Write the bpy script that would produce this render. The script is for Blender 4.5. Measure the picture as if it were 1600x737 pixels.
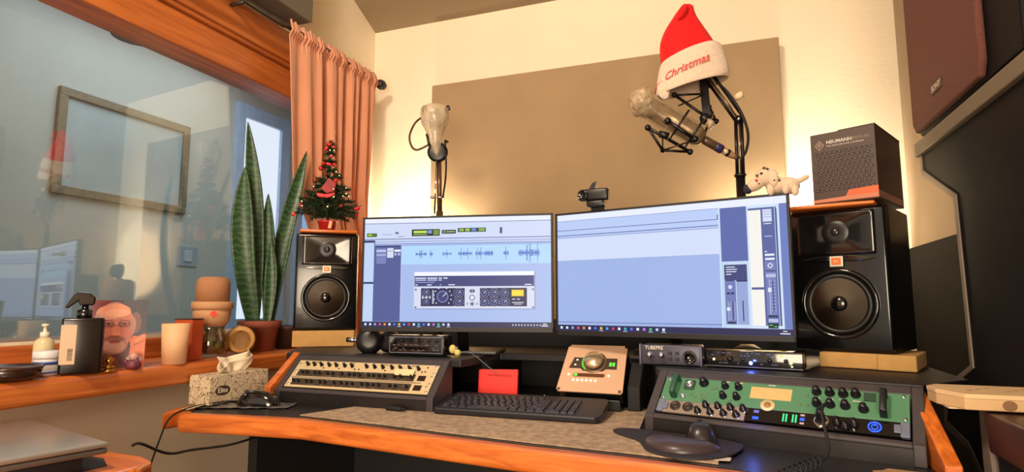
import bpy, bmesh, math, random
from mathutils import Vector, Matrix, Euler
random.seed(7)
C = bpy.context.scene.collection
for o in list(bpy.data.objects): bpy.data.objects.remove(o)
R = math.radians
PI = math.pi

# ---------------------------------------------------------------- camera
cam = bpy.data.objects.new('camera', bpy.data.cameras.new('camera'))
C.objects.link(cam)
cam.location = (0, 0, 1.04)
cam.rotation_euler = (R(90 + 6.59), 0, R(20.12))
cam.data.sensor_width = 36
cam.data.lens = 20.745
cam.data.clip_start = 0.02
bpy.context.scene.camera = cam
# ---------------------------------------------------------------- world, lights, exposure
sc = bpy.context.scene
w = bpy.data.worlds.new('world'); sc.world = w; w.use_nodes = True
w.node_tree.nodes['Background'].inputs[0].default_value = (1.0, 0.84, 0.66, 1)
w.node_tree.nodes['Background'].inputs[1].default_value = 0.95
sc.view_settings.view_transform = 'Standard'
sc.view_settings.look = 'None'
sc.view_settings.exposure = 0.0
sc.view_settings.gamma = 1.0
sc.view_settings.use_curve_mapping = False

def area(name, loc, target, size, power, col):
    l = bpy.data.lights.new(name, 'AREA'); l.size = size; l.energy = power; l.color = col
    o = bpy.data.objects.new(name, l); C.objects.link(o); o.location = loc
    o.rotation_euler = (Vector(target) - Vector(loc)).to_track_quat('-Z', 'Y').to_euler()
    return o
def point(name, loc, power, col, rad=0.03):
    l = bpy.data.lights.new(name, 'POINT'); l.energy = power; l.color = col; l.shadow_soft_size = rad
    o = bpy.data.objects.new(name, l); C.objects.link(o); o.location = loc
    return o
area('ceiling_lamp_light', (-0.85, -0.1, 2.75), (-0.4, 2.3, 1.3), 0.35, 48, (1.0, 0.82, 0.60))
area('room_fill_light', (0.2, -1.6, 1.05), (-1.0, 1.6, 0.85), 1.2, 84, (1.0, 0.80, 0.58))  # added warm fill behind the camera, lifts the wall under the sill
area('booth_daylight', (-2.75, 2.7, 2.92), (-2.75, 2.7, 0), 1.7, 37, (0.82, 0.93, 1.0))
LAMPS = [(-1.34, 2.44, 1.25), (0.21, 2.42, 1.25)]
def spot(name, loc, power, col):
    l = bpy.data.lights.new(name, 'SPOT'); l.energy = power; l.color = col; l.shadow_soft_size = 0.02; l.spot_size = R(150); l.spot_blend = 0.4
    o = bpy.data.objects.new(name, l); C.objects.link(o); o.location = loc; o.rotation_euler = (R(108), 0, 0)
    return o
spot('glow_left', LAMPS[0], 42, (1.0, 0.86, 0.64)).data.spot_size = R(150)
spot('glow_right', LAMPS[1], 38, (1.0, 0.86, 0.64))

# ---------------------------------------------------------------- materials
def lin(c):
    return tuple((x/12.92 if x <= 0.04045 else ((x+0.055)/1.055)**2.4) for x in (v/255. for v in c))
_M = {}
def M(name, rgb, rough=0.6, metal=0.0, var=0.08, scale=20., bump=0.0, bscale=120., emit=None, es=1.0,
      coat=0.0, trans=0.0, rgb2=None, stretch=None, alpha=1.0, sheen=0.0, spec=0.5):
    if name in _M: return _M[name]
    m = bpy.data.materials.new(name); m.use_nodes = True
    nt = m.node_tree; b = nt.nodes['Principled BSDF']
    c = lin(rgb); b.inputs['Roughness'].default_value = rough; b.inputs['Metallic'].default_value = metal
    b.inputs['Coat Weight'].default_value = coat; b.inputs['Transmission Weight'].default_value = trans
    b.inputs['Alpha'].default_value = alpha; b.inputs['Sheen Weight'].default_value = sheen
    b.inputs['Specular IOR Level'].default_value = spec
    tc = nt.nodes.new('ShaderNodeTexCoord'); mp = nt.nodes.new('ShaderNodeMapping')
    nt.links.new(tc.outputs['Object'], mp.inputs[0])
    if stretch: mp.inputs['Scale'].default_value = stretch
    if var > 0 or rgb2:
        n = nt.nodes.new('ShaderNodeTexNoise'); n.inputs['Scale'].default_value = scale; n.inputs['Detail'].default_value = 5
        nt.links.new(mp.outputs[0], n.inputs[0])
        r = nt.nodes.new('ShaderNodeValToRGB')
        c2 = lin(rgb2) if rgb2 else tuple(x*(1-var*2) for x in c)
        r.color_ramp.elements[0].position = 0.32; r.color_ramp.elements[1].position = 0.68
        r.color_ramp.elements[0].color = (*c2, 1); r.color_ramp.elements[1].color = (*c, 1)
        nt.links.new(n.outputs[0], r.inputs[0]); nt.links.new(r.outputs[0], b.inputs['Base Color'])
    else:
        b.inputs['Base Color'].default_value = (*c, 1)
    if bump > 0:
        n2 = nt.nodes.new('ShaderNodeTexNoise'); n2.inputs['Scale'].default_value = bscale; n2.inputs['Detail'].default_value = 4
        nt.links.new(mp.outputs[0], n2.inputs[0])
        bp = nt.nodes.new('ShaderNodeBump'); bp.inputs['Strength'].default_value = bump; bp.inputs['Distance'].default_value = 0.01
        nt.links.new(n2.outputs[0], bp.inputs['Height']); nt.links.new(bp.outputs[0], b.inputs['Normal'])
    if emit:
        b.inputs['Emission Color'].default_value = (*lin(emit), 1); b.inputs['Emission Strength'].default_value = es
    _M[name] = m
    return m
def glow(rgb, es=1.0, black=True):
    """screen pixels and leds: emission only"""
    k = 'glow_%d_%d_%d_%d' % (*rgb, int(es*100))
    if k in _M: return _M[k]
    m = bpy.data.materials.new(k); m.use_nodes = True; b = m.node_tree.nodes['Principled BSDF']
    b.inputs['Base Color'].default_value = (0.01, 0.01, 0.012, 1); b.inputs['Roughness'].default_value = 0.35
    b.inputs['Specular IOR Level'].default_value = 0.2
    b.inputs['Emission Color'].default_value = (*lin(rgb), 1); b.inputs['Emission Strength'].default_value = es
    _M[k] = m
    return m
def wood(name, a, b_, axis='X', scale=3.0, rough=0.35, coat=0.3):
    if name in _M: return _M[name]
    m = bpy.data.materials.new(name); m.use_nodes = True
    nt = m.node_tree; b = nt.nodes['Principled BSDF']
    b.inputs['Roughness'].default_value = rough; b.inputs['Coat Weight'].default_value = coat; b.inputs['Coat Roughness'].default_value = 0.25
    tc = nt.nodes.new('ShaderNodeTexCoord'); mp = nt.nodes.new('ShaderNodeMapping')
    nt.links.new(tc.outputs['Object'], mp.inputs[0])
    s = {'X': (1.2, 22, 22), 'Y': (22, 1.2, 22), 'Z': (22, 22, 1.2)}[axis]
    mp.inputs['Scale'].default_value = s
    n = nt.nodes.new('ShaderNodeTexNoise'); n.inputs['Scale'].default_value = scale; n.inputs['Detail'].default_value = 6; n.inputs['Distortion'].default_value = 0.8
    nt.links.new(mp.outputs[0], n.inputs[0])
    r = nt.nodes.new('ShaderNodeValToRGB')
    r.color_ramp.elements[0].position = 0.3; r.color_ramp.elements[1].position = 0.7
    r.color_ramp.elements[0].color = (*lin(b_), 1); r.color_ramp.elements[1].color = (*lin(a), 1)
    nt.links.new(n.outputs[0], r.inputs[0]); nt.links.new(r.outputs[0], b.inputs['Base Color'])
    bp = nt.nodes.new('ShaderNodeBump'); bp.inputs['Strength'].default_value = 0.15; bp.inputs['Distance'].default_value = 0.004
    nt.links.new(n.outputs[0], bp.inputs['Height']); nt.links.new(bp.outputs[0], b.inputs['Normal'])
    _M[name] = m
    return m
def glassmat(name, tint, refl, rough=0.0):
    if name in _M: return _M[name]
    m = bpy.data.materials.new(name); m.use_nodes = True; nt = m.node_tree
    nt.nodes.remove(nt.nodes['Principled BSDF'])
    out = nt.nodes['Material Output']
    t = nt.nodes.new('ShaderNodeBsdfTransparent'); t.inputs[0].default_value = (*tint, 1)
    g = nt.nodes.new('ShaderNodeBsdfGlossy'); g.inputs['Roughness'].default_value = rough
    fr = nt.nodes.new('ShaderNodeFresnel'); ge = nt.nodes.new('ShaderNodeNewGeometry'); io = nt.nodes.new('ShaderNodeMath'); io.operation = 'MULTIPLY_ADD'; io.inputs[1].default_value = 1/1.5-1.5; io.inputs[2].default_value = 1.5
    nt.links.new(ge.outputs['Backfacing'], io.inputs[0]); nt.links.new(io.outputs[0], fr.inputs[0])
    ad = nt.nodes.new('ShaderNodeMath'); ad.operation = 'ADD'; ad.inputs[1].default_value = refl; ad.use_clamp = True
    nt.links.new(fr.outputs[0], ad.inputs[0])
    mx = nt.nodes.new('ShaderNodeMixShader')
    nt.links.new(ad.outputs[0], mx.inputs[0]); nt.links.new(t.outputs[0], mx.inputs[1]); nt.links.new(g.outputs[0], mx.inputs[2])
    nt.links.new(mx.outputs[0], out.inputs[0])
    _M[name] = m
    return m

# ---------------------------------------------------------------- mesh helpers
class B:
    def __init__(s): s.bm = bmesh.new(); s.mi = 0; s.mats = []
    def mat(s, m):
        if m not in s.mats: s.mats.append(m)
        s.mi = s.mats.index(m); return s
    def _fin(s, verts, faces, mtx=None, smooth=False):
        vs = [s.bm.verts.new(mtx @ Vector(v) if mtx else Vector(v)) for v in verts]
        for f in faces:
            try:
                fc = s.bm.faces.new([vs[i] for i in f]); fc.material_index = s.mi; fc.smooth = smooth
            except ValueError: pass
        return s
    def box(s, c, d, rot=None):
        x, y, z = (v/2 for v in d)
        v = [(-x,-y,-z),(x,-y,-z),(x,y,-z),(-x,y,-z),(-x,-y,z),(x,-y,z),(x,y,z),(-x,y,z)]
        f = [(0,3,2,1),(4,5,6,7),(0,1,5,4),(1,2,6,5),(2,3,7,6),(3,0,4,7)]
        m = Matrix.Translation(c)
        if rot: m = m @ Euler(rot).to_matrix().to_4x4()
        return s._fin(v, f, m)
    def bb(s, a, b):
        return s.box([(p+q)/2 for p, q in zip(a, b)], [abs(q-p) for p, q in zip(a, b)])
    def rbox(s, c, d, r=0.005, seg=2, rot=None):
        """rounded box"""
        t = bmesh.new(); bmesh.ops.create_cube(t, size=1)
        for v in t.verts: v.co = Vector((v.co.x*d[0], v.co.y*d[1], v.co.z*d[2]))
        bmesh.ops.bevel(t, geom=list(t.edges), offset=min(r, min(d)*0.49), segments=seg, affect='EDGES', profile=0.5)
        m = Matrix.Translation(c)
        if rot: m = m @ Euler(rot).to_matrix().to_4x4()
        t.verts.index_update()
        s._fin([v.co[:] for v in t.verts], [[v.index for v in f.verts] for f in t.faces], m, True); t.free()
        return s
    def lathe(s, prof, n=32, mtx=None, smooth=True, sx=1, sy=1, cap=True):
        v = []; f = []
        for r, z in prof:
            for i in range(n):
                a = 2*PI*i/n; v.append((r*math.cos(a)*sx, r*math.sin(a)*sy, z))
        for j in range(len(prof)-1):
            for i in range(n):
                k = (i+1) % n; f.append((j*n+i, j*n+k, (j+1)*n+k, (j+1)*n+i))
        if cap and prof[0][0] > 1e-6: f.append(tuple(reversed(range(n))))
        if cap and prof[-1][0] > 1e-6: f.append(tuple((len(prof)-1)*n+i for i in range(n)))
        return s._fin(v, f, mtx, smooth)
    def cyl(s, p0, p1, r0, r1=None, n=16):
        p0 = Vector(p0); p1 = Vector(p1); d = p1-p0
        q = d.to_track_quat('Z', 'Y').to_matrix().to_4x4()
        return s.lathe([(r0, 0), (r0 if r1 is None else r1, d.length)], n, Matrix.Translation(p0) @ q)
    def lat(s, prof, p0, axis, n=32):
        q = Vector(axis).to_track_quat('Z', 'Y').to_matrix().to_4x4()
        return s.lathe(prof, n, Matrix.Translation(p0) @ q)
    def ball(s, c, r, n=16, m=10, sc=(1,1,1), rot=None):
        prof = [(max(r*math.sin(PI*i/m), 1e-7), -r*math.cos(PI*i/m)) for i in range(m+1)]
        mt = Matrix.Translation(c)
        if rot: mt = mt @ Euler(rot).to_matrix().to_4x4()
        return s.lathe(prof, n, mt @ Matrix.Diagonal((*sc, 1)))
    def tube(s, pts, r, n=8, close=False):
        P = [Vector(p) for p in pts]; rr = r if isinstance(r, (list, tuple)) else [r]*len(P)
        v = []; f = []; L = len(P)
        up = None
        for i, p in enumerate(P):
            if close: d = (P[(i+1) % L]-P[i-1])
            else: d = P[min(i+1, L-1)]-P[max(i-1, 0)]
            d.normalize()
            if up is None: up = d.orthogonal().normalized()
            else: up = (up - d*up.dot(d)).normalized()
            sd = d.cross(up)
            for k in range(n):
                a = 2*PI*k/n; v.append((p + (up*math.cos(a)+sd*math.sin(a))*rr[i])[:])
        for i in range(L if close else L-1):
            j = (i+1) % L
            for k in range(n):
                f.append((i*n+k, i*n+(k+1) % n, j*n+(k+1) % n, j*n+k))
        if not close: f += [tuple(reversed(range(n))), tuple((L-1)*n+k for k in range(n))]
        return s._fin(v, f, None, True)
    def prism(s, poly, h0, h1, axis='Z', smooth=False):
        """poly of 2D points extruded along an axis. axis X: poly is (y,z); Y: (x,z); Z: (x,y)"""
        def pt(p, h): return {'Z': (p[0], p[1], h), 'X': (h, p[0], p[1]), 'Y': (p[0], h, p[1])}[axis]
        n = len(poly); v = [pt(p, h0) for p in poly] + [pt(p, h1) for p in poly]
        f = [tuple(range(n)), tuple(range(2*n-1, n-1, -1))] + [(i, i+n, (i+1) % n+n, (i+1) % n) for i in range(n)]
        s._fin(v, f); return s
    def grid(s, fn, nu, nv, smooth=True):
        v = [fn(i/nu, j/nv) for j in range(nv+1) for i in range(nu+1)]
        f = [(j*(nu+1)+i, j*(nu+1)+i+1, (j+1)*(nu+1)+i+1, (j+1)*(nu+1)+i) for j in range(nv) for i in range(nu)]
        return s._fin(v, f, None, smooth)
    def quad(s, a, b, c, d): return s._fin([a, b, c, d], [(0, 1, 2, 3)])
    def obj(s, name, m=None, parent=None, loc=None, rot=None, bevel=0, solid=0, sub=0, seg=2):
        bmesh.ops.recalc_face_normals(s.bm, faces=list(s.bm.faces)) if not solid else None
        me = bpy.data.meshes.new(name); s.bm.to_mesh(me); s.bm.free()
        for x in (s.mats or ([m] if m else [])): me.materials.append(x)
        o = bpy.data.objects.new(name, me); C.objects.link(o)
        if parent: o.parent = parent
        if loc: o.location = loc
        if rot: o.rotation_euler = rot
        if solid:
            k = o.modifiers.new('s', 'SOLIDIFY'); k.thickness = solid; k.offset = 0
        if bevel:
            k = o.modifiers.new('b', 'BEVEL'); k.width = bevel; k.segments = seg; k.limit_method = 'ANGLE'; k.angle_limit = R(40)
        if sub:
            k = o.modifiers.new('u', 'SUBSURF'); k.levels = sub; k.render_levels = sub
        return o
def tag(o, label, cat, group=None, kind=None):
    o['label'] = label; o['category'] = cat
    if group: o['group'] = group
    if kind: o['kind'] = kind
    return o
def thing(name, label, cat, loc=(0,0,0), rotz=0, group=None, rot=None):
    o = bpy.data.objects.new(name, None); C.objects.link(o); o.empty_display_size = 0.05
    o.location = loc; o.rotation_euler = rot if rot else (0, 0, rotz)
    return tag(o, label, cat, group)
def struct(o): o['kind'] = 'structure'; return o
def spline(pts, k=8):
    P = [Vector(p) for p in pts]; out = []
    for i in range(len(P)-1):
        a = P[max(i-1,0)]; b = P[i]; c = P[i+1]; d = P[min(i+2, len(P)-1)]
        for j in range(k):
            t = j/k; out.append(0.5*((2*b)+(c-a)*t+(2*a-5*b+4*c-d)*t*t+(3*b-a-3*c+d)*t**3))
    out.append(P[-1]); return out
def text(body, size, m, parent=None, loc=(0,0,0), rot=(0,0,0), ext=0.0003, name='lettering', align='CENTER', shear=0, off=0, sx=1):
    cu = bpy.data.curves.new('t', 'FONT'); cu.body = body; cu.size = size; cu.extrude = ext; cu.align_x = align; cu.align_y = 'CENTER'
    cu.shear = shear; cu.offset = off; cu.resolution_u = 3
    o = bpy.data.objects.new('t', cu); C.objects.link(o)
    dg = bpy.context.evaluated_depsgraph_get(); me = bpy.data.meshes.new_from_object(o.evaluated_get(dg)); me.name = name
    bpy.data.objects.remove(o); bpy.data.curves.remove(cu)
    me.materials.clear(); me.materials.append(m)
    q = bpy.data.objects.new(name, me); C.objects.link(q)
    if parent: q.parent = parent
    q.location = loc; q.rotation_euler = rot; q.scale = (sx, 1, 1)
    return q
# ================================================================ setting
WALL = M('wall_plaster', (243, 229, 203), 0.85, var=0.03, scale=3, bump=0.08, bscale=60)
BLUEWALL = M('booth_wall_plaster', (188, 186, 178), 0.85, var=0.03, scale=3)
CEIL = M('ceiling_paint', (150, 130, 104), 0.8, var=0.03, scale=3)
BLK = M('black_plastic', (20, 20, 24), 0.35, var=0.1, scale=30, bump=0.05, bscale=400)
BLKM = M('black_matte', (17, 16, 20), 0.7, var=0.1, scale=30)
BLKG = M('black_gloss', (10, 10, 13), 0.12, var=0, coat=0.6)
SIL = M('silver_metal', (200, 200, 205), 0.28, 0.9, var=0.05)
CHR = M('chrome', (230, 230, 235), 0.08, 1.0, var=0)
WOODX = wood('orange_wood_x', (222, 124, 50), (176, 84, 26), 'X')
WOODY = wood('orange_wood_y', (222, 124, 50), (176, 84, 26), 'Y')
WOODH = wood('header_wood', (204, 118, 56), (158, 80, 34), 'Y', 2.0)

XL, XR, YB, YN = -1.75, 0.66, 2.62, -1.8
struct(B().bb((XL-0.1, YN, -0.05), (XR+0.1, YB+0.1, 0)).obj('floor', wood('floor_wood', (150, 110, 75), (110, 75, 45), 'Y')))
struct(B().bb((XL-0.12, YB, 0), (XR+0.1, YB+0.1, 3.2)).obj('wall_back', WALL))
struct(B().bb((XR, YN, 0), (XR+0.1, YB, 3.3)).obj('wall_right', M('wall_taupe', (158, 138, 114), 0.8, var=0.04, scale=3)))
WY0, WY1, WZ0, WZ1 = -0.9, 2.45, 0.935, 1.912
struct(B().bb((XL-0.12, YN, 0), (XL, YB, 0.873)).obj('wall_left', WALL))
struct(B().bb((XL-0.12, YN, WZ1+0.14), (XL, YB, 3.3)).obj('wall_left', WALL))
struct(B().bb((XL-0.12, WY1+0.08, 0.873), (XL, YB, WZ1+0.14)).obj('wall_left', WALL))
struct(B().bb((XL-0.12, YN, 0.873), (XL, WY0-0.08, WZ1+0.14)).obj('wall_left', WALL))
sl = lambda y: 2.503+0.43*(2.62-y)
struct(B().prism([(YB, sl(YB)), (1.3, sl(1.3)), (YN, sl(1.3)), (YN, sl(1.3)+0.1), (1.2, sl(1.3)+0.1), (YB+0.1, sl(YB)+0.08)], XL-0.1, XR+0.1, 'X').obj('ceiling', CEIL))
bx = B().bb((XL, 0.6, 2.215), (-1.60, 1.93, 2.62)); tag(bx.obj('ceiling_beam', M('beam_grey', (108, 102, 92), 0.6, var=0.05), bevel=0.004), 'grey boxed beam on the wall above the curtain rod', 'beam')['kind'] = 'structure'
del C.objects['ceiling_beam']['category']

# window: wooden header, sill, rails, tilted glass
win = B().bb((XL-0.02, WY0-0.08, 2.035), (-1.705, 2.52, 2.185)).obj('window_1', WOODH, bevel=0.006); struct(win)
def wp(n, b, m=WOODH, **k): o = b.obj(n, m, win, **k); return o
wp('header_board', B().bb((XL-0.10, WY0-0.08, WZ1), (-1.72, 2.50, 2.033)), bevel=0.006)
wp('header_bead', B().bb((-1.705, WY0-0.08, 2.05), (-1.695, 2.52, 2.075)), bevel=0.003)
wp('bottom_rail', B().bb((XL-0.32, WY0-0.08, 0.873), (-1.715, 2.50, WZ0)), bevel=0.005)
wp('side_jamb', B().bb((XL-0.12, WY1, WZ0), (XL+0.02, WY1+0.08, WZ1)), M('jamb_blue_white', (206, 220, 238), 0.5))
wp('side_jamb', B().bb((XL-0.12, WY0-0.08, WZ0), (XL+0.02, WY0, WZ1)))
wp('glazing_bead', B().bb((-1.732, WY0, WZ0), (-1.722, WY1, WZ0+0.008)), M('bead_cream', (225, 215, 190), 0.5))
GL = glassmat('window_glass', (0.93, 0.97, 0.97), 0.11)
ta = R(4.2)
g = B().box((0, -1.68, (WZ0+2.045)/2), (0.006, 3.36, 2.045-WZ0+0.004)).obj('glass_pane', GL, win); g.location = (-1.745, WY1+0.01, 0); g.rotation_euler = (0, 0, -ta)
sill = B().bb((XL-0.01, YN+0.3, 0.816), (-1.45, 2.50, 0.873)).obj('trim_1', wood('sill_wood', (205, 118, 52), (170, 84, 32), 'Y'), bevel=0.012, seg=3); struct(sill)

# the booth behind the glass
struct(B().bb((-3.9, -0.5, 0), (-3.8, 5.2, 3.0)).obj('wall_booth_far', BLUEWALL))
struct(B().bb((-3.9, 5.1, 0), (-1.87, 5.2, 3.0)).obj('wall_booth_end', BLUEWALL))
struct(B().bb((-3.9, -0.6, 0), (-1.87, -0.5, 3.0)).obj('wall_booth_near', BLUEWALL))
struct(B().bb((-3.9, -0.5, -0.05), (-1.87, 5.2, 0.0)).obj('floor_booth', M('booth_floor', (120, 115, 110), 0.7)))
struct(B().bb((-3.9, -0.5, 3.0), (-1.87, 5.2, 3.05)).obj('ceiling_booth', M('booth_ceiling', (160, 172, 182), 0.8)))
struct(B().bb((-1.87, YB+0.1, 0), (-1.80, 5.2, 3.0)).obj('wall_booth_side', BLUEWALL))
bw = B().bb((-3.80, 3.68, 0.85), (-3.76, 3.76, 2.72)).bb((-3.80, 4.19, 0.85), (-3.76, 4.30, 2.72)).bb((-3.80, 3.76, 2.61), (-3.76, 4.19, 2.72)).bb((-3.80, 3.76, 0.85), (-3.76, 4.19, 0.92)).obj('window_2', M('upvc_blue', (178, 198, 226), 0.4)); struct(bw)
B().bb((-3.796, 3.76, 0.92), (-3.79, 4.19, 2.61)).obj('daylit_pane', glow((236, 240, 255), 1.4), bw)
bw2 = B().bb((-3.80, 4.42, 0.85), (-3.76, 4.50, 2.72)).bb((-3.80, 4.85, 0.85), (-3.76, 4.95, 2.72)).bb((-3.80, 4.50, 2.61), (-3.76, 4.85, 2.72)).bb((-3.80, 4.50, 0.85), (-3.76, 4.85, 0.92)).obj('window_3', M('upvc_blue', (178, 198, 226), 0.4)); struct(bw2)
B().bb((-3.796, 4.50, 0.92), (-3.79, 4.85, 2.61)).obj('daylit_pane', glow((160, 195, 245), 1.0), bw2)
pf = thing('picture_frame', 'large grey picture frame on the booth wall behind the glass', 'picture frame', (-3.8, 2.775, 1.70))
FR = M('frame_grey_wood', (132, 116, 92), 0.6, var=0.15, scale=30)
b = B()
for c, d in (((0.015, 0, 0.03), (0.03, 0.93, 0.055)), ((0.015, 0, 0.64), (0.03, 0.93, 0.055)), ((0.015, -0.44, 0.335), (0.03, 0.055, 0.56)), ((0.015, 0.44, 0.335), (0.03, 0.055, 0.56))): b.box(c, d)
b.obj('frame', FR, pf, bevel=0.006)
B().box((0.006, 0, 0.335), (0.008, 0.83, 0.56)).obj('print', M('print_pale', (168, 178, 178), 0.5, var=0.08, scale=4), pf)
sw = thing('light_switch', 'white light switch on the booth wall beyond the glass', 'switch', (-3.8, 3.30, 1.32))
B().box((0.004, 0, 0.075), (0.01, 0.17, 0.15)).obj('plate', M('switch_grey', (170, 176, 184), 0.4), sw, bevel=0.004)
B().box((0.012, 0, 0.075), (0.01, 0.07, 0.08)).obj('rocker', M('switch_rocker', (196, 200, 208), 0.4), sw, bevel=0.003)
dl = thing('pendant_dome', 'dark round dome hanging from the booth ceiling', 'lamp', (-2.95, 2.16, 2.47))
B().lathe([(0.12, 0), (0.115, 0.04), (0.08, 0.08), (0.02, 0.10)], 28).obj('shade', M('dome_dark', (60, 62, 66), 0.5), dl)
B().cyl((0, 0, 0.10), (0, 0, 0.53), 0.006).obj('cord', BLKM, dl)

# big fabric acoustic panel
ap = B().bb((-1.361, 2.545, 0.95), (0.232, 2.60, 2.13)).obj('acoustic_panel', M('panel_fabric', (168, 142, 108), 0.95, var=0.04, scale=6, bump=0.25, bscale=900, sheen=0.2), bevel=0.004)
tag(ap, 'large taupe fabric acoustic panel on the back wall behind the screens', 'acoustic panel')

# curtain and rod
rod = thing('curtain_rod', 'dark curtain rod fixed above the wooden window header', 'curtain rod', (-1.62, 2.0, 2.148))
B().cyl((0, -1.5, 0), (0, 0.46, 0), 0.011).obj('rod', M('rod_dark', (42, 34, 30), 0.4), rod)
B().lat([(0.012, 0), (0.022, 0.01), (0.026, 0.03), (0.02, 0.05), (0.001, 0.058)], (0, 0.46, 0), (0, 1, 0), 16).obj('finial', M('rod_dark', (42, 34, 30), 0.4), rod)
for y_ in (0.42, -0.4): B().cyl((-0.13, y_, 0), (0, y_, 0), 0.007).obj('bracket', M('rod_dark', (42, 34, 30), 0.4), rod)
def lerp(a, b, t): return a+(b-a)*t
def pw(t, pts):
    for (a, x), (b_, y) in zip(pts, pts[1:]):
        if t <= b_: return lerp(x, y, (t-a)/(b_-a))
    return pts[-1][1]
random.seed(3)
ph = [random.uniform(0, 6) for _ in range(6)]
def cur(u, v):
    z = lerp(2.178, 0.905, v)
    yl = pw(v, [(0, 1.815), (0.05, 1.815), (0.5, 1.87), (0.72, 2.02), (1, 2.10)])
    yr = pw(v, [(0, 2.45), (0.5, 2.41), (1, 2.41)])
    uw = u**1.25
    gath = math.exp(-((v-0.03)/0.03)**2)
    am = 0.008+0.008*min(1, v*3)
    f = math.sin(uw*2*PI*8.5+ph[0]+0.7*math.sin(v*2.2)+0.5*math.sin(uw*9))*am + math.sin(uw*2*PI*4.3+ph[1]+v*1.2)*am*0.8 + math.sin(uw*2*PI*17+ph[3]-v*2)*am*0.16
    if u < 0.3: f *= 0.35+u*2.1
    if u > 0.95: f *= 0.6
    f *= 1-0.55*gath
    f += gath*0.006*math.sin(u*2*PI*40+math.sin(u*31)*1.5)
    rp = math.exp(-((v-0.030)/0.014)**2)
    f += 0.013*rp*(1 if True else 0)
    f -= 0.006*math.exp(-((v-0.055)/0.008)**2)
    return (-1.618+f, lerp(yl, yr, u)+0.003*math.sin(uw*70), z + (1-min(1, v*25))*0.006*math.sin(u*2*PI*23+math.sin(u*17)))
cu = B().grid(cur, 260, 60).obj('curtain', M('curtain_pink', (214, 148, 116), 0.9, var=0.05, scale=8, bump=0.12, bscale=500, sheen=0.3), solid=0.003)
tag(cu, 'gathered salmon pink curtain hanging at the right end of the window', 'curtain')

# ================================================================ desk
desk = thing('studio_desk', 'studio desk with black top and thick orange wood front edge', 'desk', (-0.5, 1.6, 0))
def D(b): return b
fr = [(-1.395, 1.265), (-1.36, 1.225), (-1.2, 1.25), (-1.01, 1.268), (-0.8, 1.240), (-0.594, 1.211), (-0.40, 1.185), (-0.17, 1.165), (0.02, 1.135), (0.2, 1.12), (0.36, 1.13)]
ins = [(x+0.5, y-1.6) for x, y in fr]
top = ins + [(0.90, 0.55), (-0.93, 0.55), (-0.93, -0.30)]
DTOP = M('desk_black_top', (30, 27, 29), 0.38, var=0.15, scale=40, coat=0.15)
B().prism(top, 0.715, 0.753).obj('desktop', DTOP, desk)
def rim(pts, wdt, z0, z1):
    b = B(); n = len(pts); out = []
    for i, p in enumerate(pts):
        a = Vector(pts[max(i-1, 0)]); c = Vector(pts[min(i+1, n-1)]); d = (c-a).normalized()
        out.append((Vector(p)[0]+d.y*wdt, Vector(p)[1]-d.x*wdt))
    b.prism(list(pts)+out[::-1], z0, z1); return b, out
b, outp = rim([Vector(p) for p in ins], 0.038, 0.707, 0.7545)
b.obj('front_edge', WOODX, desk, bevel=0.010, seg=3)
B().prism([(-0.943, -0.30), (-0.895, -0.335), outp[0], (-0.925, -0.41), (-0.955, -0.35)], 0.707, 0.7545).prism([(-0.955, -0.35), (-0.93, -0.30), (-0.93, 0.5), (-0.955, 0.5)], 0.707, 0.7545).obj('side_edge', WOODY, desk, bevel=0.008, seg=3)
# support panels
B().bb((-0.77, -0.26, 0), (-0.74, 0.5, 0.712)).obj('side_panel', BLKM, desk); B().bb((0.82, -0.3, 0), (0.85, 0.5, 0.712)).obj('side_panel', BLKM, desk)
B().bb((-0.80, 0.53, 0.885), (0.95, 0.55, 0.985)).obj('dark_backing', BLKM, desk)
B().bb((-0.74, 0.2, 0), (0.82, 0.22, 0.712)).obj('modesty_panel', BLKM, desk)
# bridge shelf
BR = M('bridge_black', (24, 22, 30), 0.5, var=0.1, scale=30)
B().prism([(-0.87, 0.0), (-0.83, -0.055), (-0.22, -0.055), (-0.20, 0.20), (0.28, 0.20), (0.325, -0.085), (0.845, -0.235), (0.96, -0.10), (0.96, 0.55), (-0.93, 0.55), (-0.93, 0.10)], 0.862, 0.885).obj('bridge_shelf', BR, desk, bevel=0.003)
B().bb((-0.93, 0.44, 0.753), (0.96, 0.46, 0.862)).bb((-0.23, 0.12, 0.753), (-0.21, 0.44, 0.862)).bb((0.285, 0.22, 0.753), (0.30, 0.44, 0.862)).obj('bridge_support', BLKM, desk)

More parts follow.
